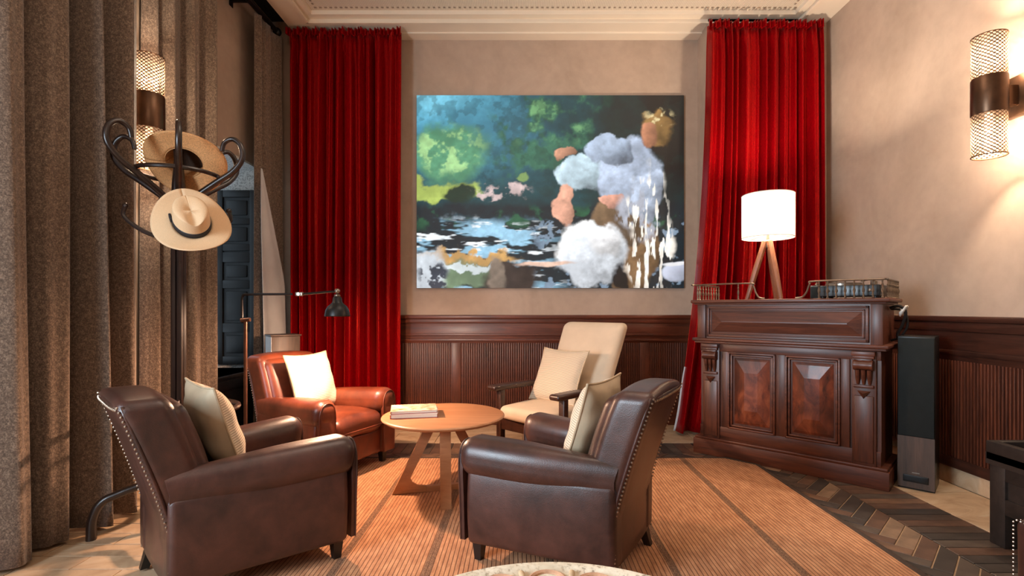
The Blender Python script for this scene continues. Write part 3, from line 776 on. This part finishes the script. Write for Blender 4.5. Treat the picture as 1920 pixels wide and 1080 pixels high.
cushion('cream cushion standing in the armchair with its back to the bar', chR, (-.02, .135, .655), D2R(-17), 0, .45, .44, .15, M_['rib'], M_['satin'], 2)
cushion('bright cream knitted cushion on the armchair under the reading lamp', ch2, (.02, .115, .65), D2R(-18), D2R(6), .45, .45, .16, M_['ribw'], M_['satin'], 3)

# ------------------------------------------------------------------ planter lounge chair
def planter_chair():
    root = thing('lounge_chair', 'low dark wooden lounge chair with cream cushions by the wainscot', 'chair', (.315, 4.265, .0), D2R(-43))
    Wc = M_['chairwood']
    for sx in (-1, 1):
        x = sx*.335
        G().box((x-.026, -.40, 0), (x+.026, -.345, .545), .005).build('leg', Wc, root)
        G().add([(x-.024, .22, .54), (x+.024, .22, .54), (x+.024, .28, .54), (x-.024, .28, .54), (x-.022, .30, 0), (x+.022, .30, 0), (x+.022, .345, 0), (x-.022, .345, 0)],
                [(0, 1, 2, 3), (7, 6, 5, 4), (0, 4, 5, 1), (1, 5, 6, 2), (2, 6, 7, 3), (3, 7, 4, 0)]).build('leg', Wc, root)
        def af(p): return (p.x*(1-.18*smooth(-.2, .4, p.y)), p.y, p.z-.02*smooth(-.3, .4, p.y))
        G().soft((0, -.07, .562), (.052, .42, .023), .02, 6, 3, af, M=TR(x, 0, 0)).build('arm', Wc, root)
        G().box((x-.015, -.345, .22), (x+.015, .30, .31), .004).build('side_rail', Wc, root)
    G().box((-.31, -.395, .215), (.31, -.355, .315), .005).build('front_rail', Wc, root)
    G().box((-.31, .26, .22), (.31, .29, .30), .005).build('rear_rail', Wc, root)
    for k in range(7):
        G().box((-.31, -.34+.088*k, .295), (.31, -.285+.088*k, .312)).build('seat_slat', Wc, root)
    # back frame
    def bl(z): return .20+(z-.32)*.47
    for sx in (-1, 1):
        G().tube([(sx*.27, bl(.32)+.06, .32), (sx*.27, bl(.98)+.06, .98)], .02, 8).build('back_post', Wc, root)
    for z in (.45, .6, .75, .92):
        G().box((-.27, bl(z)+.05, z-.02), (.27, bl(z)+.07, z+.02), .003).build('back_slat', Wc, root)
    def sfn(p):
        b_ = (1-(p.x/.32)**2)*(1-((p.y+.06)/.38)**2)
        return (p.x, p.y-.03*(1-(p.x/.31)**2)*smooth(0, -.4, p.y), p.z+.03*max(0, b_)*(1 if p.z > .36 else .1))
    G().soft((0, -.085, .362), (.305, .345, .052), .045, 6, 4, sfn).build('seat_cushion', M_['cream'], root)
    def bfn(p):
        y = p.y; b_ = (1-(p.x/.31)**2)*max(0, 1-((p.z-.74)/.36)**2)
        k = 1+.05*smooth(.6, 1.05, p.z)
        return (p.x*k, y+bl(p.z)-.05*b_*(1 if y < 0 else -.2), p.z+.018*math.cos(p.x*4.5+.5)*smooth(.8, 1.05, p.z)*0-.02*(p.x/.29)*0)
    G().soft((0, -.035, .745), (.315, .07, .345), .055, 6, 4, bfn).build('back_cushion', M_['cream'], root)
    return root
pc = planter_chair()
cushion('beige fine-ribbed cushion leaning on the cream lounge chair', pc, (-.04, .03, .645), D2R(-24), D2R(-4), .52, .48, .15, M_['rib'], M_['satin'], 4)

# ------------------------------------------------------------------ round oak table and books
def oak_table():
    cx, cy = -.5245, 3.345
    root = thing('round_table', 'round light oak coffee table on three splayed legs between the chairs', 'table', (cx, cy, .012))
    G().lathe([(0.0001, .472), (.36, .472), (.385, .477), (.400, .487), (.404, .494), (.400, .500), (.392, .503), (.0001, .503)], 64).build('tabletop', M_['oak'], root)
    A = Vector((-.325, -.07)); B = Vector((.325, .09)); ang = math.atan2((B-A).y, (B-A).x); hl = (B-A).length/2
    # side frame in its own plane: x along A-B, z up
    def frame(pts, th, M, name):
        G().prism(pts, -th/2, th/2, M=M @ RX(PI/2), chamfer=.003).build(name, M_['oak'], root)
    Mz = RZ(ang)
    def legpts(s):
        q = [(s*hl, 0), (s*(hl-.235), .475), (s*(hl-.305), .475), (s*(hl-.115), .10), (s*(hl-.130), .068), (s*(hl-.165), .047), (s*(hl-.22), .038), (s*(hl-.22), 0)]
        return q
    for s in (-1, 1): frame(legpts(s), .032, Mz, 'leg')
    frame([(-(hl-.22), 0), (hl-.22, 0), (hl-.22, .038), (-(hl-.22), .038)], .032, Mz, 'base_rail')
    C = Vector((.065, -.33)); a2 = math.atan2(C.y, C.x); l2 = C.length
    frame([(l2, 0), (l2-.10, .475), (l2-.165, .475), (l2-.07, .02), (l2-.06, 0)], .066, RZ(a2), 'leg')
    return root
oak_table()
def book(name, label, loc, rz, sx, sy, sz, cover):
    root = thing(name, label, 'book', loc, rz, 'books on the round table')
    G().box((-sx/2+.004, -sy/2+.004, .003), (sx/2-.004, sy/2-.004, sz-.003)).build('page_block', M_['pages'], root)
    G().box((-sx/2, -sy/2, 0), (sx/2, sy/2, .003)).box((-sx/2, -sy/2, .003), (-sx/2+.004, sy/2, sz-.003)).build('back_board', M_['redcover'], root)
    G().box((-sx/2, -sy/2, sz-.003), (sx/2, sy/2, sz), .001).build('front_cover', cover, root)
    return root
book('book', 'thick white book lying underneath the pale illustrated book on the table', (-.715, 3.33, .515), D2R(10), .30, .22, .028, M_['white'])
book('book', 'pale book with a beige patterned cover lying on top of another book', (-.722, 3.338, .543), D2R(13), .295, .225, .020, M_['cover'])

# ------------------------------------------------------------------ carved stone table in the foreground
def carved_table():
    R = .555; cx, cy = .085, 1.535-R
    root = thing('carved_table', 'round pale carved table cut off by the bottom edge of the frame', 'table', (cx, cy, 0))
    G().lathe([(.0001, .40), (R-.02, .40), (R, .41), (R, .44), (R-.012, .452), (R-.035, .45), (R-.045, .442), (.0001, .442)], 96).build('tabletop', M_['carved'], root)
    n = 21
    for k in range(n):
        a = PI/2+.18+2*PI*k/n
        M = RZ(a)
        if math.sin(a) < .2: continue
        pr = [(.0005, 0), (.012, .003), (.016, .008), (.010, .014), (.0005, .016)]
        g_ = G().soft((0, 0, 0), (.055, .009, .010), .0085, 3, 3, M=M @ TR(R-.105, 0, .444)); g_.build('petal_rib', M_['rib_tan'], root)
        M = RZ(a+PI/n)
        arc = [(R-.110+.056*math.cos(t), .052*math.sin(t), .444) for t in [-PI*.62+PI*1.24*i/14 for i in range(15)]]
        G().tube(arc, .0075, 6, M=M).build('scallop_rim', M_['terracotta'], root)
        G().soft((0, 0, 0), (.022, .022, .008), .0078, 1, 3, M=M @ TR(R-.115, 0, .442)).build('boss', M_['carved'], root)
    G().lathe([(.25, 0), (.27, .02), (.22, .08), (.12, .16), (.10, .26), (.16, .34), (.26, .40)], 40).build('pedestal', M_['carved'], root)
carved_table()

# ------------------------------------------------------------------ bar counter
BAR = thing('bar_counter', 'carved mahogany bar counter with two raised panels and a brass rail', 'bar counter', (2.114, 3.985, 0), D2R(-43.9))
def bar():
    B, Bz = M_['bar'], M_['barz']; r = BAR; f = -.25
    G().box((-.68, f, 0), (.68, .25, .125), .004).box((-.67, f+.01, .125), (.67, .25, .145), .006).build('plinth', B, r)
    G().box((-.63, f+.045, .145), (.63, .25, .93)).build('carcass', Bz, r)
    G().box((-.63, f+.03, .145), (.63, f+.05, .245), .002).build('rail', B, r)
    G().box((-.63, f+.03, .865), (.63, f+.05, .93), .002).build('rail', B, r)
    for a, c in ((-.45, -.395), (-.035, .035), (.395, .45)): G().box((a, f+.028, .245), (c, f+.05, .865), .002).build('stile', Bz, r)
    for s in (-1, 1):
        x0, x1 = (.035, .395) if s > 0 else (-.395, -.035); z0, z1 = .245, .865
        p = G()
        # moulded frame
        for d, y, t in ((0, f+.012, .014), (.018, f+.022, .014)):
            p.box((x0+d, y, z0+d), (x0+d+t, f+.05, z1-d), .003).box((x1-d-t, y, z0+d), (x1-d, f+.05, z1-d), .003).box((x0+d, y, z0+d), (x1-d, f+.05, z0+d+t), .003).box((x0+d, y, z1-d-t), (x1-d, f+.05, z1-d), .003)
        p.build('panel_moulding', B, r)
        a0, a1, c0, c1 = x0+.045, x1-.045, z0+.045, z1-.045; q = .055; yb, yf = f+.044, f+.018
        vs = [(a0, yb, c0), (a1, yb, c0), (a1, yb, c1), (a0, yb, c1), (a0+.02, yb-.008, c0+.02), (a1-.02, yb-.008, c0+.02), (a1-.02, yb-.008, c1-.02), (a0+.02, yb-.008, c1-.02),
              (a0+q+.03, yf, c0+q+.06), (a1-q-.03, yf, c0+q+.06), (a1-q-.03, yf, c1-q-.06), (a0+q+.03, yf, c1-q-.06)]
        fs = []
        for L in (0, 4):
            for i in range(4): j = (i+1) % 4; fs.append((L+i, L+j, L+4+j, L+4+i))
        fs.append((8, 9, 10, 11))
        G().add(vs, fs).build('raised_panel', M_['burl'], r, angle=10)
    # pilasters with scroll corbels
    for s in (-1, 1):
        xc = s*.535
        pl = G().box((xc-.07, f+.02, .145), (xc+.07, f+.05, .93), .003).box((xc-.055, f+.008, .165), (xc+.055, f+.03, .62), .005).build('pilaster', Bz, r)
        c_ = G().box((xc-.068, f-.02, .895), (xc+.068, f+.03, .925), .004).box((xc-.062, f-.012, .875), (xc+.062, f+.03, .895), .004)
        c_.lathe([(.034, -.056), (.036, -.05), (.03, -.03), (.033, 0), (.03, .03), (.036, .05), (.034, .056)], 20, M=TR(xc, f-.004, .832) @ RY(PI/2))
        c_.box((xc-.05, f, .80), (xc+.05, f+.03, .88), .003)
        for dx in (-.034, 0, .034):
            c_.tube([(xc+dx, f-.006, .80), (xc+dx, f+.0, .74), (xc+dx, f+.012, .70)], [.015, .013, .008], 8)
        c_.box((xc-.058, f-.004, .675), (xc+.058, f+.03, .695), .004)
        c_.build('corbel', B, pl)
        G().add([(xc-.038, f+.006, .655), (xc+.038, f+.006, .655), (xc, f+.006, .60), (xc, f-.014, .638)], [(0, 3, 1), (1, 3, 2), (2, 3, 0), (0, 1, 2)]).build('pendant', B, pl, flat=True)
    G().box((-.665, f-.012, .93), (.665, .25, .948), .005).box((-.68, f-.028, .948), (.68, .26, .972), .008).build('waist_moulding', B, r)
    G().box((-.64, f+.02, .972), (.64, .25, 1.25)).build('upper_box', B, r)
    for s in (-1, 1): G().box((s*.61-.035, f+.002, .972), (s*.61+.035, f+.03, 1.25), .003).build('corner_block', Bz, r)
    fr = G(); x0, x1, z0, z1 = -.565, .565, .985, 1.238
    for d, y, t in ((0, f+.004, .02), (.024, f+.012, .012)):
        fr.box((x0+d, y, z0+d), (x0+d+t, f+.03, z1-d), .003).box((x1-d-t, y, z0+d), (x1-d, f+.03, z1-d), .003).box((x0+d, y, z0+d), (x1-d, f+.03, z0+d+t), .003).box((x0+d, y, z1-d-t), (x1-d, f+.03, z1-d), .003)
    fr.build('frieze_moulding', B, r)
    a0, a1, c0, c1 = x0+.04, x1-.04, z0+.04, z1-.04
    G().add([(a0, f+.02, c0), (a1, f+.02, c0), (a1, f+.02, c1), (a0, f+.02, c1), (a0+.085, f-.006, (c0+c1)/2-.004), (a1-.085, f-.006, (c0+c1)/2-.004), (a1-.085, f-.006, (c0+c1)/2+.004), (a0+.085, f-.006, (c0+c1)/2+.004)],
            [(0, 1, 5, 4), (1, 2, 6, 5), (2, 3, 7, 6), (3, 0, 4, 7), (4, 5, 6, 7)]).build('frieze_panel', B, r, angle=5)
    G().box((-.665, f-.015, 1.25), (.665, .25, 1.262), .004).box((-.69, f-.035, 1.262), (.69, .265, 1.29), .009).build('counter_top', B, r)
    # brass gallery rail
    zt = 1.29; H = .125
    bal = [(.0075, 0), (.009, .004), (.005, .012), (.0075, .022), (.004, .032), (.0085, .045), (.0095, .058), (.006, .07), (.004, .08), (.008, .09), (.004, .10), (.006, H-.006), (.006, H)]
    yf, yk = f-.012, .235
    rails = ([(-.10, yf, zt+.006), (-.14, yf, zt+.012), (-.165, yf, zt+.05), (-.185, yf, zt+.105), (-.22, yf, zt+H), (-.64, yf, zt+H), (-.665, yf+.02, zt+H), (-.665, yk, zt+H)],
             [(.115, yf, zt+.006), (.16, yf, zt+.012), (.19, yf, zt+.05), (.21, yf, zt+.105), (.245, yf, zt+H), (.64, yf, zt+H), (.665, yf+.02, zt+H), (.665, yk, zt+H)])
    for q in rails: G().tube(q, .0065, 8, 6).build('gallery_rail', M_['brass'], r)
    spots = [(-.62, yf), (-.30, yf)]+[(.27+.0535*k, yf) for k in range(8)]+[(s*.665, -.20+.055*k) for k in range(9) for s in (-1, 1)]
    for (x, y) in spots: G().lathe(bal, 8, M=TR(x, y, zt)).build('baluster', M_['brass'], r)
    # scrolled bracket at the right end
    G().tube([(.645, .02, 1.22), (.70, .02, 1.235), (.735, .02, 1.19), (.715, .02, 1.10), (.69, .02, 1.04), (.705, .02, 1.0), (.73, .02, 1.02)], .010, 8, 6).tube([(.645, .06, 1.215), (.72, .06, 1.2), (.74, .06, 1.1), (.70, .06, 1.02), (.645, .06, .99)], .008, 8, 6).build('end_bracket', M_['black'], r)
bar()
BM = Matrix.Translation(BAR.location) @ RZ(BAR.rotation_euler.z)
# white cloth over the bracket
o = G().grid(10, 14, lambda u, v: (.715+.035*math.cos(PI*(v-.5)*1.0)*(1 if v < .5 else 1)-.01, -.03+.13*u, 1.245-.055*abs(v-.5)*2*(1+.5*math.sin(u*7))), M=BM).build('napkin', M_['white'], None, angle=180)
md = o.modifiers.new('solid', 'SOLIDIFY'); md.thickness = .004
tag(o, 'small white cloth hooked over the right end of the bar counter', 'cloth')

# table lamp
p = BM @ Vector((-.155, -.02, 1.29))
TL = thing('table_lamp', 'lit table lamp with white drum shade on wooden tripod on the bar', 'lamp', p, D2R(-10))
def table_lamp():
    r = TL; z0, z1, R = .50, .845, .196
    s_ = G().lathe([(R, z0), (R, z1)], 64, cap=False).build('lamp_shade', M_['shade'], r)
    md = s_.modifiers.new('solid', 'SOLIDIFY'); md.thickness = .003
    for z in (z0, z1): G().tube([(R*math.cos(t), R*math.sin(t), z) for t in [2*PI*k/48 for k in range(48)]], .003, 6, closed=True).build('shade_ring', M_['white'], s_)
    sp = G()
    for k in range(3): a = 2*PI*k/3; sp.tube([(0, 0, z0+.03), (R*math.cos(a), R*math.sin(a), z0+.002)], .002, 5)
    sp.build('shade_spider', M_['steel'], s_)
    G().lathe([(.016, .42), (.022, .43), (.022, .475), (.012, .485), (.012, .53), (.018, .535), (.018, .58)], 20).build('lamp_holder', M_['steel'], r)
    for k in range(3):
        a = 2*PI*k/3-PI/2+.35; c, s = math.cos(a), math.sin(a)
        G().tube([(.022*c, .022*s, .47), (.09*c, .09*s, .235), (.155*c, .155*s, 0)], [.024, .025, .017], 8).build('leg', M_['lamp_wood'], r)
    b_ = G().ball((0, 0, .64), .032, 14, 10).build('bulb', M_['glow'], r)
table_lamp()
light('table_lamp_light', 'POINT', (p.x, p.y, p.z+.70), 105, (1, .82, .64), .045)
# turntable behind the rail
TT = thing('record_player', 'black record player behind the brass rail at the right end of the bar', 'record player', BM @ Vector((.43, -.045, 1.29)), BAR.rotation_euler.z)
def deck():
    r = TT
    G().soft((0, 0, .054), (.19, .135, .040), .006, 1, 2).build('plinth', M_['device'], r)
    for x, y in ((-.16, -.1), (.16, -.1), (-.16, .1), (.16, .1)): G().lathe([(.02, 0), (.022, .014)], 14, M=TR(x, y, 0)).build('foot', M_['device'], r)
    G().lathe([(.0001, .094), (.118, .094), (.118, .108), (.112, .111), (.0001, .111)], 40, M=TR(-.05, 0, 0)).build('platter', M_['steel'], r)
    G().lathe([(.0001, .111), (.112, .111), (.112, .113), (.0001, .113)], 40, M=TR(-.05, 0, 0)).build('record', M_['black'], r)
    G().lathe([(.022, .094), (.022, .125), (.012, .13), (.012, .14)], 16, M=TR(.12, .08, 0)).tube([(.12, .08, .132), (.115, -.04, .134), (.07, -.08, .122)], .005, 8).build('tonearm', M_['steel'], r)
    for x in (-.12, -.07, .13): G().lathe([(.010, 0), (.010, .008), (.006, .01)], 12, M=TR(x, -.135, .055) @ RX(PI/2)).build('knob', M_['steel'], r)
deck()
# small dark cubes beside the player
dv = thing('radio_speaker', 'small black box at the left end of the record player on the bar', 'speaker', BM @ Vector((.20, -.03, 1.29)), BAR.rotation_euler.z)
G().soft((0, 0, .05), (.032, .06, .05), .006, 1, 2).build('case', M_['device'], dv)
G().soft((0, -.061, .05), (.026, .003, .042), .0025, 1, 2).build('grille', M_['grille'], dv)
G().lathe([(.012, .1), (.014, .112), (.006, .118), (.006, .126), (.014, .13), (.012, .136)], 14).build('dial', M_['brass'], dv)

# floor speaker
SP = thing('floor_speaker', 'tall black tower speaker with walnut foot beside the bar', 'speaker', (2.735, 3.475, 0), D2R(-43.9))
def speaker():
    r = SP; hx, hy = .10, .145
    G().soft((0, .006, .515), (hx, hy-.006, .515), .004, 1, 1).build('cabinet', M_['device'], r)
    G().box((-hx+.004, -hy-.004, .36), (hx-.004, -hy+.004, 1.02), .003).build('grille', M_['grille'], r)
    G().box((-hx+.001, -hy-.002, .012), (hx-.001, -hy+.003, .357)).build('front_panel', M_['walnut'], r)
    g_ = G().soft((0, -hy-.003, .075), (.068, .004, .024), .0035, 2, 2); g_.build('bass_port', M_['black'], r)
    G().box((-.02, -hy-.0035, .112), (.02, -hy-.001, .118)).build('badge', M_['steel'], r)
speaker()

# dark side table at right
ST = thing('side_table', 'black rustic wooden table by the right wall, cut off by the frame edge', 'table', (2.69, 2.13, 0))
def side_table():
    r = ST; D = M_['darkwood']; hx, hy, h = .26, .51, .53
    G().box((-hx, -hy, h-.12), (hx, hy, h-.06)).build('deck', D, r)
    for s in (-1, 1):
        G().box((s*hx-.0, -hy, h-.10), (s*(hx-.045), hy, h), .005).build('rim', D, r)
        G().box((-hx+.045, s*hy, h-.10), (hx-.045, s*(hy-.045), h), .005).build('rim', D, r)
        for t in (-1, 1): G().box((s*(hx-.01), t*(hy-.01), 0), (s*(hx-.085), t*(hy-.095), h-.10), .005).build('leg', D, r)
        G().box((s*(hx-.012), -hy+.08, h-.19), (s*(hx-.05), hy-.08, h-.10), .004).build('apron', D, r)
        G().box((s*(hx-.012), -hy+.08, .17), (s*(hx-.05), hy-.08, .25), .004).build('rail', D, r)
        G().box((s*(hx-.025), -hy+.08, .25), (s*(hx-.04), hy-.08, h-.19)).build('side_panel', D, r)
        for y in (-.16, .16): G().box((s*(hx-.014), y-.03, .25), (s*(hx-.05), y+.03, h-.19), .003).build('stile', D, r)
side_table()
# leather stool cut by the frame
LS = thing('leather_ottoman', 'corner of a dark leather ottoman with pale studded edge at the frame edge', 'ottoman', (1.875, 1.36, 0))
G().soft((0, 0, .31), (.30, .26, .24), .03, 3, 3, lambda p: (p.x*(1-.06*(.55-p.z)), p.y, p.z+.012*math.cos(p.x*4)*math.cos(p.y*4)*smooth(.47, .55, p.z))).build('upholstery', M_['leather'], LS)
g = G()
for k in range(44): g.ball((-.29+.013*k, .252, .540), .0038, 6, 4)
for k in range(30): g.ball((-.298, .256, .534-.013*k), .0038, 6, 4)
for k in range(40): g.ball((-.293, .25-.013*k, .541), .0038, 6, 4)
tag(g.build('nail_trim', M_['nail'], LS), kind='stuff')
for x in (-.24, .24):
    for y in (-.2, .2): G().lathe([(.015, 0), (.024, .08)], 10, M=TR(x, y, 0)).build('leg', M_['leg'], LS)

# ------------------------------------------------------------------ wall sconces
def sconce(loc, side, label, power):
    """loc: tube axis centre; side: +1 when the wall lies towards +x"""
    r = thing('wall_sconce', label, 'wall lamp', loc, 0 if side > 0 else PI, 'bronze wall lamps')
    R = .084
    def tubeuv(z0, z1, name):
        n = 48; g_ = G().lathe([(R, z0), (R, (z0+z1)/2), (R, z1)], n, cap=False); o = g_.build(name, M_['perf'], r)
        uv = o.data.uv_layers.new(name='UVMap')
        for li, l in enumerate(o.data.loops):
            v = o.data.vertices[l.vertex_index].co; a = (math.atan2(v.y, v.x)/(2*PI)) % 1
            uv.data[li].uv = (a, (v.z-z0)/.28)
        for pl in o.data.polygons:
            us = [uv.data[i].uv[0] for i in pl.loop_indices]
            if max(us)-min(us) > .5:
                for i in pl.loop_indices:
                    if uv.data[i].uv[0] < .5: uv.data[i].uv[0] += 1
        return o
    up = tubeuv(.11, .36, 'upper_shade'); dn = tubeuv(-.36, -.11, 'lower_shade')
    for par, z in ((up, .36), (dn, -.36)):
        G().tube([(R*math.cos(t), R*math.sin(t), z) for t in [2*PI*k/40 for k in range(40)]], .004, 6, closed=True).build('rim', M_['bronze'], par)
    G().lathe([(R+.001, -.112), (R+.004, -.105), (R+.004, .105), (R+.001, .112)], 48, cap=False).build('band', M_['bronze'], r)
    G().box((R-.01, -.03, -.06), (R+.07, .03, .06), .004).build('arm', M_['bronze'], r)
    G().box((R+.065, -.075, -.12), (.20, .075, .12), .006).build('wall_plate', M_['bronze'], r)
    for s in (1, -1):
        G().lathe([(.0001, .10*s), (.020, .10*s), (.024, .17*s), (.014, .215*s), (.0001, .22*s)], 16, cap=False).build('bulb', M_['glow'], r)
        light('sconce_light', 'POINT', (loc[0], loc[1], loc[2]+s*.245), power, (1, .79, .58), .02)
    return r
sconce((2.82, 3.04, 2.50), 1, 'glowing bronze sconce with two perforated shades on the right wall', 44)
sconce((-2.44, 3.285, 2.50), -1, 'glowing bronze sconce half hidden between the tweed curtains at left', 26)

# ------------------------------------------------------------------ coat stand and hats
CS = thing('coat_stand', 'dark bentwood hat stand with curled hooks in front of the tweed curtain', 'coat stand', (-1.95, 2.85, 0), D2R(8))
def coat_stand():
    r = CS; Bm = M_['bentwood']
    # fluted pole of four joined rods
    pg = G()
    for k in range(4):
        a = PI/4+PI/2*k; pg.tube([(.022*math.cos(a), .022*math.sin(a), .30), (.022*math.cos(a), .022*math.sin(a), 1.84)], .017, 8)
    pg.build('pole', Bm, r)
    G().lathe([(.043, 1.64), (.05, 1.68), (.043, 1.72)], 20).build('collar', Bm, r)
    G().lathe([(.03, 1.80), (.036, 1.86), (.03, 1.96), (.022, 2.06), (.026, 2.12), (.027, 2.16), (.018, 2.19), (.0001, 2.20)], 16).build('finial', Bm, r)
    for k in range(6):
        a = 2*PI*k/6+D2R(-3.6); c, s = math.cos(a), math.sin(a)
        prof = [(.03, 1.80), (.10, 1.86), (.21, 1.94), (.295, 2.00), (.345, 2.07), (.34, 2.145), (.297, 2.185), (.25, 2.165), (.235, 2.115)]
        rad = [.017, .017, .017, .016, .016, .015, .014, .013, .012]
        G().tube([(q*c, q*s, z) for q, z in prof], rad, 10, 6).build('hook', Bm, r)
    G().tube([(.205*math.cos(t), .205*math.sin(t), 1.975) for t in [2*PI*k/36 for k in range(36)]], .012, 8, closed=True).build('upper_ring', Bm, r)
    for k in range(4):
        a = 2*PI*k/4+D2R(190); c, s = math.cos(a), math.sin(a)
        prof = [(.035, 1.62), (.12, 1.63), (.20, 1.67), (.26, 1.73), (.255, 1.775)]
        G().tube([(q*c, q*s, z) for q, z in prof], [.013, .013, .012, .011, .012], 8, 5).ball((.252*c, .252*s, 1.785), .016).build('lower_hook', Bm, r)
    G().tube([(.295*math.cos(t), .295*math.sin(t), .645) for t in [2*PI*k/40 for k in range(40)]], .015, 8, closed=True).build('umbrella_ring', Bm, r)
    for k in range(4):
        a = 2*PI*k/4+D2R(204); c, s = math.cos(a), math.sin(a)
        prof = [(.03, .62), (.06, .42), (.14, .27), (.25, .225), (.335, .19), (.375, .11), (.38, .0)]
        G().tube([(q*c, q*s, z) for q, z in prof], [.016, .018, .02, .021, .022, .022, .024], 10, 6).build('foot', Bm, r)
        G().tube([(.04*c, .04*s, .70), (.17*c, .17*s, .68), (.295*c, .295*s, .645)], .010, 8, 4).build('ring_spoke', Bm, r)
coat_stand()
def hat(name, label, center, zdir, roll, mat, R1, R2, crown_h, cr, band, pinch):
    q = Vector(zdir).normalized().to_track_quat('Z', 'Y')
    M = Matrix.Translation(center) @ q.to_matrix().to_4x4() @ RZ(roll)
    root = tag(empty(name), label, 'hat'); root.matrix_world = M
    def brim(a, v):
        t = 2*PI*a; rin = (cr[0]*math.cos(t), cr[1]*math.sin(t)); rout = (R1*math.cos(t), R2*math.sin(t))
        z = .030*v*v*math.cos(2*t)-.012*v*v+.016*(v**3)
        return (rin[0]+(rout[0]-rin[0])*v, rin[1]+(rout[1]-rin[1])*v, z)
    b_ = G().grid(64, 9, brim).build('brim', mat, root, angle=180)
    md = b_.modifiers.new('solid', 'SOLIDIFY'); md.thickness = .004
    def crn(a, v):
        t = 2*PI*a; h = crown_h
        k = 1-.16*v if v < .7 else (1-.112)*math.sqrt(max(0, 1-((v-.7)/.3)**2.2))
        z = h*min(1, v/.72)+.0
        if v > .72: z = h+.012*math.sin(PI*(v-.72)/.56)
        x, y = cr[0]*k*math.cos(t), cr[1]*k*math.sin(t)
        if pinch:
            dent = .030*math.exp(-(y/.028)**2)*smooth(.45, .9, v)*smooth(-.13, .06, -x)
            side = .016*smooth(.5, .85, v)*math.exp(-((x+.06)/.035)**2)*(abs(y)/.07)
            z -= dent; y *= (1-side*8*.5)
        return (x, y, z)
    c_ = G().grid(64, 26, crn).build('crown', mat, root, angle=180)
    md = c_.modifiers.new('solid', 'SOLIDIFY'); md.thickness = .004
    def inn(a, v):
        x, y, z = crn(a, v); return (x*.965, y*.965, z*.96-.002)
    G().grid(48, 20, inn, flip=True).build('inner_lining', M_['inside'], root, angle=180)
    if band:
        g_ = G().grid(64, 4, lambda a, v: (cr[0]*1.012*(1-.16*.24*v)*math.cos(2*PI*a), cr[1]*1.012*(1-.16*.24*v)*math.sin(2*PI*a), .003+.03*v))
        o = g_.build('ribbon_band', band, root, angle=180); md = o.modifiers.new('solid', 'SOLIDIFY'); md.thickness = .003
        G().soft((0, 0, 0), (.02, .006, .015), .005, 1, 2, M=TR(cr[0]*.3, cr[1]*1.0, .018)).build('ribbon_bow', band, root)
    return root
pc1 = P(360, 418, 2.60)
hat('panama_hat', 'cream panama hat with black ribbon hanging below the curled hooks of the stand', pc1, (.42, -.74, .52), D2R(105), M_['panama'], .205, .175, .105, (.105, .085), M_['ribbon'], True)
pc2 = P(345, 305, 2.86)
hat('straw_hat', 'orange-brown straw hat resting on top of the stand, its dark hollow facing out', pc2+Vector((0, 0, 0)), (-.15, .80, .58), D2R(0), M_['straw'], .215, .185, .10, (.098, .085), None, False)

# ------------------------------------------------------------------ reading floor lamp
RL = thing('reading_lamp', 'slim black reading floor lamp arching over the lamp-tinted armchair', 'floor lamp', (-1.84, 3.34, 0))
def reading_lamp():
    r = RL; K = M_['black']; lx, ly = LAMP[0]+1.84, LAMP[1]-3.34
    G().lathe([(.13, 0), (.13, .012), (.12, .018), (.02, .022), (.014, .04)], 32).build('base', K, r)
    G().tube([(0, 0, .02), (0, 0, 1.135)], .011, 10).build('pole', M_['copper'], r)
    G().tube([(-.03, 0, 1.14), (.03, 0, 1.145)], .014, 10).build('clamp', M_['copper'], r)
    G().tube([(-.022, 0, 1.12), (-.024, 0, 1.26), (-.018, 0, 1.30), (.02, 0, 1.312), (lx*.5, ly*.5, 1.315)], .008, 8, 5).build('lower_arm', K, r)
    G().soft((0, 0, 0), (.026, .013, .014), .006, 1, 2, M=TR(lx*.58, ly*.58, 1.316)).lathe([(.011, -.022), (.011, .022)], 12, M=TR(lx*.58, ly*.58, 1.316) @ RX(PI/2)).build('elbow_joint', M_['steel'], r)
    G().tube([(lx*.6, ly*.6, 1.316), (lx*.9, ly*.9, 1.333), (lx, ly, 1.335)], .0075, 8).build('upper_arm', K, r)
    G().ball((lx, ly, 1.338), .019, 12, 8).lathe([(.012, 1.318), (.020, 1.312), (.020, 1.30), (.014, 1.292)], 16, M=TR(lx, ly, 0)).build('swivel', M_['steel'], r)
    s_ = G().lathe([(.020, 1.300), (.026, 1.290), (.030, 1.262), (.040, 1.250), (.062, 1.232), (.076, 1.205), (.082, 1.170), (.082, 1.164)], 36, M=TR(lx, ly, 0), cap=False).build('lamp_shade', K, r)
    md = s_.modifiers.new('solid', 'SOLIDIFY'); md.thickness = .002
    G().ball((lx, ly, 1.215), .024, 12, 8).build('bulb', M_['glow'], r)
reading_lamp()

# pedestal behind the lamp-tinted chair
PD = thing('wooden_pedestal', 'square wooden pedestal with its window-lit side coloured pale, behind the lamp-tinted armchair', 'pedestal', (-2.13, 4.47, 0), D2R(38))
G().box((-.115, -.115, 0), (.115, .115, .975), .004).build('column', M_['walnut'], PD)
G().box((-.125, -.125, .975), (.125, .125, .99), .003).build('cap', M_['walnut'], PD)
G().box((-.119, -.113, .02), (-.115, .113, .972)).build('window_lit_side', M_['lining'], PD)  # pale sheet stands in for window light falling on this face
